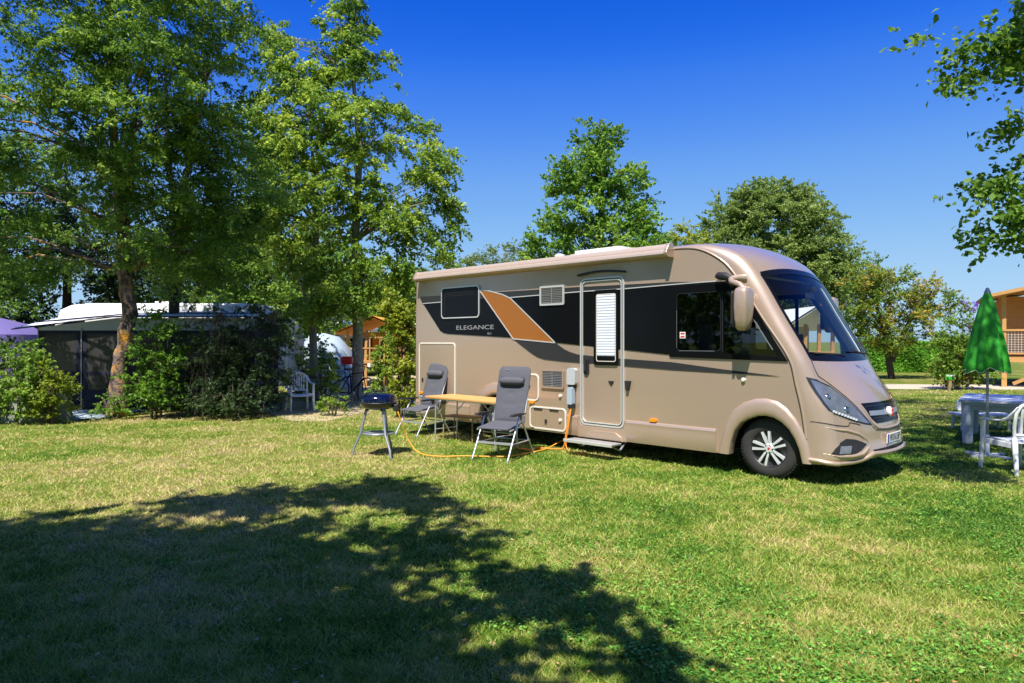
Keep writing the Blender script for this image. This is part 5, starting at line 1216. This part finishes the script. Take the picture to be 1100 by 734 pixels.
tree('forked_tree', 'slender dark tree whose trunk forks in two, beside the lichen barked tree', 'tree', (at(182, d), d),
  [[(0, 0, 0, .16), (.1, 0, 2.2, .13), (.15, 0, 4.0, .12), (.2, 0, 5.0, .10), (-.05, 0, 6.2, .07), (-.1, 0, 8.8, .03)], [(.2, 0, 4.9, .08), (.5, 0, 6.2, .07), (.9, 0, 8.2, .04), (1.1, 0, 9.6, .02)]],
  [(.7, -2.4, 8.2, 1.6, 1.4, 1.4), (1.7, -1.6, 6.2, 1.0, 1.1, 1.2), (.4, -2.8, 9.8, 2.0, 1.4, 1.2), (1.3, -.6, 4.4, 1.3, 1.0, 1.0), (-.6, -1.4, 6.2, 1.0, 1.0, 1.5), (2.3, -2.4, 8.6, 1.0, 1.1, 1.2), (.5, 0, 3.3, 1.1, 1, .7), (1.6, -.5, 5.4, 1.2, .8, 1.2), (.8, -.6, 3.9, 1.3, .7, .8)],
  340, 200, .5, .085, LF['dark'], M['bark'], seed=12, brn=120, aspect=.42, vb=-.02, vr=.6, droop=.35, flat=.42, shell=.2)
# birch-like tree, centre-left
d = 19.5
tree('pale_trunked_tree', 'tall yellow green tree with a pale trunk and hanging side branches', 'tree', (at(383, d), d),
  [[(0, 0, 0, .17), (.05, 0, 2, .15), (-.05, 0, 4.5, .12), (.1, 0, 7, .085), (-.1, 0, 9.2, .055), (.15, 0, 11.6, .02)], [(-1.25, .2, 0, .13), (-1.3, .2, 2.2, .11), (-1.2, .2, 5, .08), (-1.3, 0, 8, .03)]],
  [(-.2, 0, 10.6, .8, .8, 1.6, .8), (.0, 0, 9.6, 1.1, 1.0, .8), (-1.7, 0, 9.2, 1.2, 1.2, 1.1), (-.3, -.2, 7.6, 1.9, 1.6, 1.3), (1.3, 0, 7.9, 1.0, 1.0, .8, .6), (2.0, -.1, 6.6, .9, 1.0, .8, .7), (-2.1, 0, 6.6, 1.1, 1.3, 1.5), (-.2, -.4, 5.4, 1.9, 1.5, 1.3), (1.7, 0, 5.0, 1.1, 1.0, .9, .8), (-2.0, -.2, 4.0, 1.2, 1.2, 1.2), (.1, -.4, 3.6, 1.5, 1.2, .8), (2.55, 0, 5.4, .35, .5, .7, .8), (1.3, 0, 3.3, .8, .7, .5), (-1.2, -.4, 2.7, 1.3, 1, .6), (-2.7, .3, 8.0, 1.0, 1, 1.2), (-2.9, .4, 5.2, .9, 1, 1.2), (-2.4, 0, 10.2, .7, .8, .9, .6), (2.3, -.1, 4.2, .5, .6, .6), (.5, -.6, 2.75, .8, .6, .4), (-.6, -.5, 2.9, 1.0, .6, .4)],
  820, 130, .44, .095, LF['mid'], M['barkpale'], seed=13, brn=150, aspect=.6, vb=.04, vr=.7, droop=.6, flat=.7, shell=.15)
# bright conical tree behind the van
d = 27
tree('conical_tree', 'bright green pointed tree rising behind the motorhome roof', 'tree', (at(643, d), d),
  [(0, 0, 0, .25), (0, 0, 4, .18), (.1, 0, 7, .1), (.05, 0, 10.4, .02)],
  [(.1, 0, 9.3, .95, .9, 1.0, .9), (-.5, 0, 8.3, 1.1, 1.2, .9), (-.3, 0, 7.8, 1.5, 1.2, 1.0), (1.0, 0, 7.7, 1.05, 1, .9), (-.7, 0, 6.6, 1.6, 1.5, 1.0), (1.3, 0, 6.2, 1.3, 1.3, .9), (-1.7, 0, 5.4, 1.2, 1.3, .9), (.2, -.4, 5.2, 2.2, 1.6, 1.1), (2.3, 0, 5.0, 1.0, 1.2, .8), (-1.3, 0, 4.0, 1.7, 1.5, .9), (1.6, 0, 3.9, 1.7, 1.5, .9)],
  330, 110, .55, .14, LF['fresh'], M['bark'], seed=14, brn=140, aspect=.55, vb=.05, vr=.6, flat=.55, shell=.3)
d = 38
tree('round_tree', 'broad round olive green tree behind the front of the motorhome', 'tree', (at(831, d), d),
  [[(0, 0, 0, .4), (0, 0, 3, .3), (-.6, 0, 6, .15), (-1, 0, 9, .05)], [(0, 0, 3, .25), (1.2, 0, 6, .15), (2, 0, 8.5, .05)]],
  [(0, 0, 8.2, 2.7, 2.4, 2.0), (-2.6, 0, 6.6, 2.0, 2.0, 1.9), (2.5, 0, 6.8, 1.8, 2.0, 2.0), (0, -1.0, 5.6, 3.4, 2.0, 1.7), (3.1, 0, 5.0, 1.4, 1.7, 1.4), (-1.3, 0, 9.0, 1.5, 1.5, 1.2), (1.3, 0, 9.0, 1.4, 1.5, 1.1), (0, 0, 4, 3.4, 2, 1.2)],
  900, 150, .60, .15, LF['olive'], M['bark'], seed=15, brn=60, aspect=.5, vr=.5, vb=.14, shell=.5)
d = 33
tree('yellow_green_tree', 'small yellow green tree tucked between the conical and the round tree', 'tree', (at(742, d), d),
  [(0, 0, 0, .14), (0, 0, 3, .1), (.2, 0, 6.3, .02)],
  [(0, 0, 5.9, 1.3, 1.1, 1.3), (-1.0, 0, 5.2, 1.1, 1, 1.2), (.9, 0, 4.6, 1.3, 1, 1.1)], 110, 90, .45, .14, LF['yellow'], M['bark'], seed=16, brn=30)
d = 42
tree('grey_green_tree', 'low grey green rounded tree behind the rear of the motorhome roof', 'tree', (at(541, d), d),
  [(0, 0, 0, .2), (0, 0, 4, .12), (0, 0, 7, .03)], [(0, 0, 6.3, 1.9, 1.6, 1.5), (-1.8, 0, 5.5, 1.4, 1.5, 1.5), (1.8, 0, 5.8, 1.3, 1.5, 1.5), (.6, 0, 4.4, 2.5, 1.6, 1.3), (-3.6, 0, 4.7, 1.2, 1.3, 1.4)], 300, 70, .5, .16, LF['pale'], M['barkpale'], seed=17, brn=80, aspect=.4)
d = 40
tree('feathery_tree', 'thin feathery dark green tree right of the round tree', 'tree', (at(922, d), d),
  [(0, 0, 0, .15), (.1, 0, 3, .1), (.3, 0, 6.4, .02)], [(.3, 0, 5.4, 1.2, 1.2, 1.1, .6), (-.8, 0, 4.4, 1.3, 1.2, 1.0, .7), (1.2, 0, 4.2, 1.2, 1, 1.0, .6), (0, 0, 3, 1.8, 1.2, 1.2)], 120, 60, .45, .15, LF['dark'], M['bark'], seed=18, brn=70, aspect=.35, vb=.15)
d = 31
tree('spreading_tree', 'low spreading yellow and rust tinged tree above the clipped hedge', 'tree', (at(958, d), d),
  [[(0, 0, 0, .16), (-.3, 0, 2, .12), (-.8, 0, 3.6, .04)], [(0, 0, .8, .12), (.8, 0, 2.6, .09), (1.8, 0, 3.9, .03)]],
  [(-.7, 0, 4.3, 1.3, 1.3, 1.0), (.6, 0, 3.9, 1.5, 1.3, .9), (1.9, 0, 3.4, 1.1, 1.2, .8), (-.9, 0, 2.9, 1.3, 1.3, 1.0), (.7, 0, 2.5, 1.2, 1.2, .7), (-.2, 0, 1.7, 1.5, 1, .6)],
  230, 80, .44, .12, LF['autumn'], M['bark'], seed=19, brn=120, aspect=.5, vb=-.12, vr=.8)
# background trees on the left that close the view
bt = 'background trees closing the view behind the left pitches'
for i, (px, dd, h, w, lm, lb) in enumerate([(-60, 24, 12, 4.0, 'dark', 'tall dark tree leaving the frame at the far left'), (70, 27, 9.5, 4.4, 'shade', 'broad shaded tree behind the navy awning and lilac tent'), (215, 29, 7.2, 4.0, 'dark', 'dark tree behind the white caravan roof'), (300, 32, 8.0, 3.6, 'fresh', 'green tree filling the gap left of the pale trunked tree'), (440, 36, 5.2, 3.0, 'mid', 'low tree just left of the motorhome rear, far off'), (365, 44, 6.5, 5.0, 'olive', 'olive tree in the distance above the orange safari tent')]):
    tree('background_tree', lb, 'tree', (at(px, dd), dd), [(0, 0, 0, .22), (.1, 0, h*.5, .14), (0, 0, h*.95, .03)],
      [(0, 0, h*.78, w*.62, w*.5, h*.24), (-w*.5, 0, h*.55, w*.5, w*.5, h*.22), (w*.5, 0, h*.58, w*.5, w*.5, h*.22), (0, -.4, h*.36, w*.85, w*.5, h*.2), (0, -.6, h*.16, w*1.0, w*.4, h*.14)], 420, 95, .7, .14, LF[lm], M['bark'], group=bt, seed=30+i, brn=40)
# hedge
def hedge(name, label, pts, h, w, n, lm, leaf=.12, seed=5):
    r = np.random.default_rng(seed); t = thing(name, label, 'hedge', (pts[0][0], pts[0][1], 0)); o = Vector((pts[0][0], pts[0][1], 0))
    a = Vector((*pts[0], 0))-o; b = Vector((*pts[1], 0))-o; L = (b-a).length; d_ = (b-a)/L; nn = Vector((-d_.y, d_.x, 0))
    u = r.random(n)*L; face = r.random(n); th = r.uniform(0, 1, n); hh = h*(1+.06*np.sin(u*1.3)+.04*np.sin(u*3.7))
    z = np.where(face < .6, r.random(n)*hh, hh-.12*r.random(n)); off = np.where(face < .6, -w/2+.22*r.random(n)*1, (r.random(n)-.5)*w)+.10*np.sin(u*2.1+z*3)
    C = np.stack([a.x+d_.x*u+nn.x*off, a.y+d_.y*u+nn.y*off, z], 1)
    tri_cloud('foliage', leaf_quads(C, leaf, up=.1, seed=seed, aspect=.8), 4, lm, r.normal(.5, .2, n)+.12*np.sin(u*3), t)
    q = MB(); 
    for i in range(int(L/.8)): p = a+d_*(i*.8+.3); q.tube([(p.x, p.y, 0), (p.x+.1, p.y, h*.5), (p.x-.05, p.y, h*.9)], [.03, .02, .008], 5)
    ang = math.atan2(d_.y, d_.x); c_ = (a+b)/2; q.box((c_.x, c_.y, h*.45), (L, w*.5, h*.86), Matrix.Rotation(ang, 3, 'Z')); q.build('stem_mass', M['bark'], t)
hedge('hedge', 'bright green clipped leafy hedge behind the gravel path', ((at(905, 40), 40), (at(1062, 36), 36)), 1.72, 1.2, 34000, LF['hedge'])
shrub('leafy green shrub in front of the tarpaulin at the left edge', 8, 14.2, 2.1, 1.85, LF['dark'], .08, 110, 60, 41, vb=.10)
shrub('yellow green shrub between the tarpaulin and the lichen barked trunk', 52, 14.0, .9, 1.35, LF['yellow'], .075, 38, 60, 42, vb=-.25)
shrub('low leafy sprouts round the foot of the lichen barked trunk', 122, 14.9, .95, .55, LF['fresh'], .06, 22, 55, 43, cr=.15)
shrub('tall leafy shrub with yellow tips, just right of the lichen barked trunk', 168, 15.0, 1.2, 2.5, LF['fresh'], .075, 110, 60, 44, vb=-.05)
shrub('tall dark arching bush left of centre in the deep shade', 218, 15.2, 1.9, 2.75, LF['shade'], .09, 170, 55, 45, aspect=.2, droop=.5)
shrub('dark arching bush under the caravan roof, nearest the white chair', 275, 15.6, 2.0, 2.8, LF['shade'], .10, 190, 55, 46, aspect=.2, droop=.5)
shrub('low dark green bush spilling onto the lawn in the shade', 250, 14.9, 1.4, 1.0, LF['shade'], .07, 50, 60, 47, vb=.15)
shrub('small clump of leaves standing alone on the dry track', 357, 15.6, .8, .55, LF['mid'], .06, 22, 50, 48, cr=.15)
shrub('bushy sprouts in front of the two bicycles', 345, 17.3, 1.0, 1.5, LF['mid'], .075, 40, 50, 49)
shrub('yellow green climbing column of leaves against the motorhome rear', 432, 15.2, .62, 2.5, LF['yellow'], .08, 170, 55, 50, name='climbing_shrub', cr=.16, lobes=[(0, 0, 2.0, .26, .25, .5), (.05, 0, 1.3, .28, .26, .55), (0, 0, .6, .30, .26, .55), (-.15, 0, 2.35, .35, .25, .3)])
shrub('leafy green bush left of the climbing column, below the orange safari tent', 414, 17.5, .7, 2.3, LF['mid'], .08, 45, 50, 51, vb=.1)
d = 24
shrub('tall grey green butterfly bush behind the parasol', 1034, d, 2.2, 2.9, LF['mid'], .10, 150, 60, 52, vb=-.12, cr=.3, name='butterfly_bush')
shrub('rust and yellow coloured shrub beside the small green sign', 1026, 24.9-.6, 1.5, 1.7, LF['autumn'], .09, 50, 55, 53, vb=.1, cr=.22)
def blooms():
    t = thing('flower_stem', 'purple butterfly bush flower spikes above the bush', 'flowers', (at(1044, 24), 24, 0)); r = np.random.default_rng(9)
    q = MB()
    for i, (px, py) in enumerate([(1037, 331), (1041, 326), (1047, 330), (1052, 327), (1044, 334)]):
        x = at(px, 24)-at(1044, 24); z = zz(py, 24); P = [(x*.3, 0, 1.9), (x*.7, 0, z-.3), (x-.05, 0, z)]
        q.tube(P, .008, 5)
        C = np.array([[x-.05+.18*f_*(-1 if i % 2 else 1), 0, z+.08*f_] for f_ in np.linspace(0, 1, 60)])+r.normal(size=(60, 3))*.03
        tri_cloud('flower_spike', leaf_quads(C, .05, seed=i), 4, LF['purple'], r.random(60), t)
    q.build('stem', M['twig'], t)
blooms()
# right-hand tree: its trunk stands outside the picture, its low branches hang into it
def right_tree():
    base = (9.6, 6.2); D = 7.0
    vis = []
    for px, py, r_, w_ in [(1000, 47, .07, 1), (1013, 55, .10, 1), (1028, 62, .13, 1), (1045, 62, .17, 1), (1062, 70, .20, 1), (1078, 66, .24, 1), (1095, 55, .30, 1), (1037, 85, .12, 1), (1033, 108, .09, 1), (1045, 95, .12, 1), (1068, 88, .18, 1), (1098, 18, .22, 1.5), (1110, 40, .3, 1), (1066, 147, .08, 1), (1080, 140, .13, 1), (1096, 138, .18, 1), (1110, 125, .2, 1), (1052, 216, .09, 1), (1063, 203, .13, 1), (1078, 198, .17, 1), (1095, 192, .2, 1), (1070, 235, .12, 1), (1083, 250, .15, 1), (1095, 262, .16, 1), (1100, 228, .2, 1), (1112, 170, .25, 1), (1118, 240, .3, 1)]:
        vis.append((at(px, D)-base[0], D-base[1]+random.uniform(-.3, .3), zz(py, D), r_, r_, r_*.8, 2.3*w_))
    up = []
    for gx, gy, r_, z in [(6.2, 9.4, .7, 7.0), (7.6, 9.6, 1.2, 7), (7.0, 11.4, .9, 8.2), (8.7, 11.0, 1.2, 7), (9.6, 13, 1.5, 8), (8.0, 13.6, .8, 9.5), (11, 16, 1.9, 9), (9.6, 9.2, 1.5, 6.5), (12, 12, 2, 7.5), (11, 19, 1.6, 10.5), (10, 14.5, 1.4, 8.6), (7.3, 16.2, .8, 11.5), (7.6, 10.6, 1.3, 7.5), (6.6, 10.4, .8, 7.8), (8.4, 9.4, 1.2, 6.6), (9.0, 12.2, 1.3, 7.6), (6.3, 11.9, .9, 8), (6.8, 13.2, .9, 8.2), (8.4, 13, 1.1, 8), (7.6, 14.6, 1.0, 8.6), (9.3, 15, 1.2, 8.8), (6.1, 10.5, .7, 7.6), (7.4, 12.2, .9, 8)]:
        up.append((gx-.2*z-base[0], gy-.54*z-base[1], z, r_, r_, r_*.6))
    side_ = [(-1.2, .9, 4.6, 1.5, 1.3, 1.1, .6), (-.2, -1.2, 5.4, 1.9, 1.6, 1.2, .6), (.6, .8, 6.6, 2.2, 1.8, 1.3, .6), (-1.9, .9, 3.3, .9, .8, .7, .8), (1.6, 0, 4.6, 1.4, 1.4, 1.2, .5)]
    tree('overhanging_tree', 'tree with large leaves whose branches hang into the top right corner', 'tree', base, [(0, 0, 0, .3), (0, 0, 3, .24), (-.4, 0, 5.5, .17), (-.8, .5, 7.5, .1), (-1.2, 1.0, 10, .04)], vis+up+side_, 1900, 40, .27, .066, LF['dark'], M['bark'], seed=61, brn=110, aspect=.72, shell=.1, vb=-.1, vr=.3, tr_from=.2)
right_tree()
# the tree behind the photographer that shades the lawn
def shade_tree():
    base = (-5.2, -2.4); L = []
    for gx, gy, r_, z in [(-2.9, 7.0, 1.0, 7), (-1.6, 7.5, .75, 7.5), (-.9, 6.9, .5, 7), (-4.3, 5.6, 1.3, 6.6), (-2.4, 5.4, 1.35, 6.2), (-.8, 5.5, .7, 6.2), (-3.2, 3.4, 1.9, 6), (-1.0, 3.7, .85, 5.6), (.15, 4.5, .40, 5.6), (.45, 4.2, .28, 5.5), (.6, 3.55, .35, 5.4), (-.4, 2.9, .8, 5.8), (-6.4, 4.2, 1.9, 6.4), (-5.5, 1.6, 2.6, 7), (-2, 1, 2.4, 7.5), (-8, 3, 2.2, 7), (-7, 5.3, .8, 7.2), (-4.8, -1, 2.8, 8.5), (-3.3, 4.2, 1.6, 5.8), (-2.2, 3.9, 1.3, 6.6), (-4.0, 2.8, 1.7, 6.2), (-2.6, 5.2, 1.0, 7.2), (-1.3, 3.3, 1.0, 6.4), (-1.4, 4.6, .8, 5.8), (-3.6, 4.6, 1.5, 7.5), (-1.6, 2.6, 1.4, 7), (-4.5, 3.0, 2.0, 8), (-6.8, 2.2, 2.4, 8.5), (-9.5, 1.5, 2.6, 7.5), (0.0, 1.6, 1.2, 7), (-2.5, -1.0, 2.6, 9), (-7.5, -1.5, 2.8, 8), (1.2, 0.2, 1.6, 7.5)]:
        L.append((gx-.2*z-base[0], gy-.54*z-base[1], z, r_*.92, r_*.92, r_*.45))
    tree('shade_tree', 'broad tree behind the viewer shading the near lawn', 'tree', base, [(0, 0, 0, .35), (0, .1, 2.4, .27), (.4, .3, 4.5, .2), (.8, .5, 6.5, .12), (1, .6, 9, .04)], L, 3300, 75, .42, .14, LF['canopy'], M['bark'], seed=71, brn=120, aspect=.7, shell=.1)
shade_tree()
# unseen trees added round the viewer: block low sky, mirror in the glossy side
for i, (x, y, h, lb) in enumerate([(-15, 4, 9, 'unseen tree added left of the lawn, nearest the viewer, to block low sky'), (-19, 9, 9, 'unseen tree added at the left end of the pitch row to block low sky'), (-14, -5, 11, 'tall unseen tree added left behind the viewer to block low sky'), (-6, -13, 11, 'tall unseen tree added straight behind the viewer to block low sky'), (3, -15, 11, 'tall unseen tree added behind the viewer on the right to block low sky'), (12, -10, 10, 'tall unseen tree added right behind the viewer to block low sky'), (17, 0, 9, 'unseen tree added far right of the viewer to block low sky')]):
    tree('sky_block_tree', lb, 'tree', (x, y), [(0, 0, 0, .25), (0, 0, h*.5, .15), (0, 0, h*.9, .03)],
      [(0, 0, h*.7, 3, 3, h*.25), (-2.4, 0, h*.45, 2.6, 2, h*.25), (2.4, 0, h*.42, 2.6, 2, h*.25), (0, 0, h*.2, 3.4, 1.5, h*.18)], 300, 34, .75, .26, LF['dark'], M['bark'], seed=80+i, brn=20)
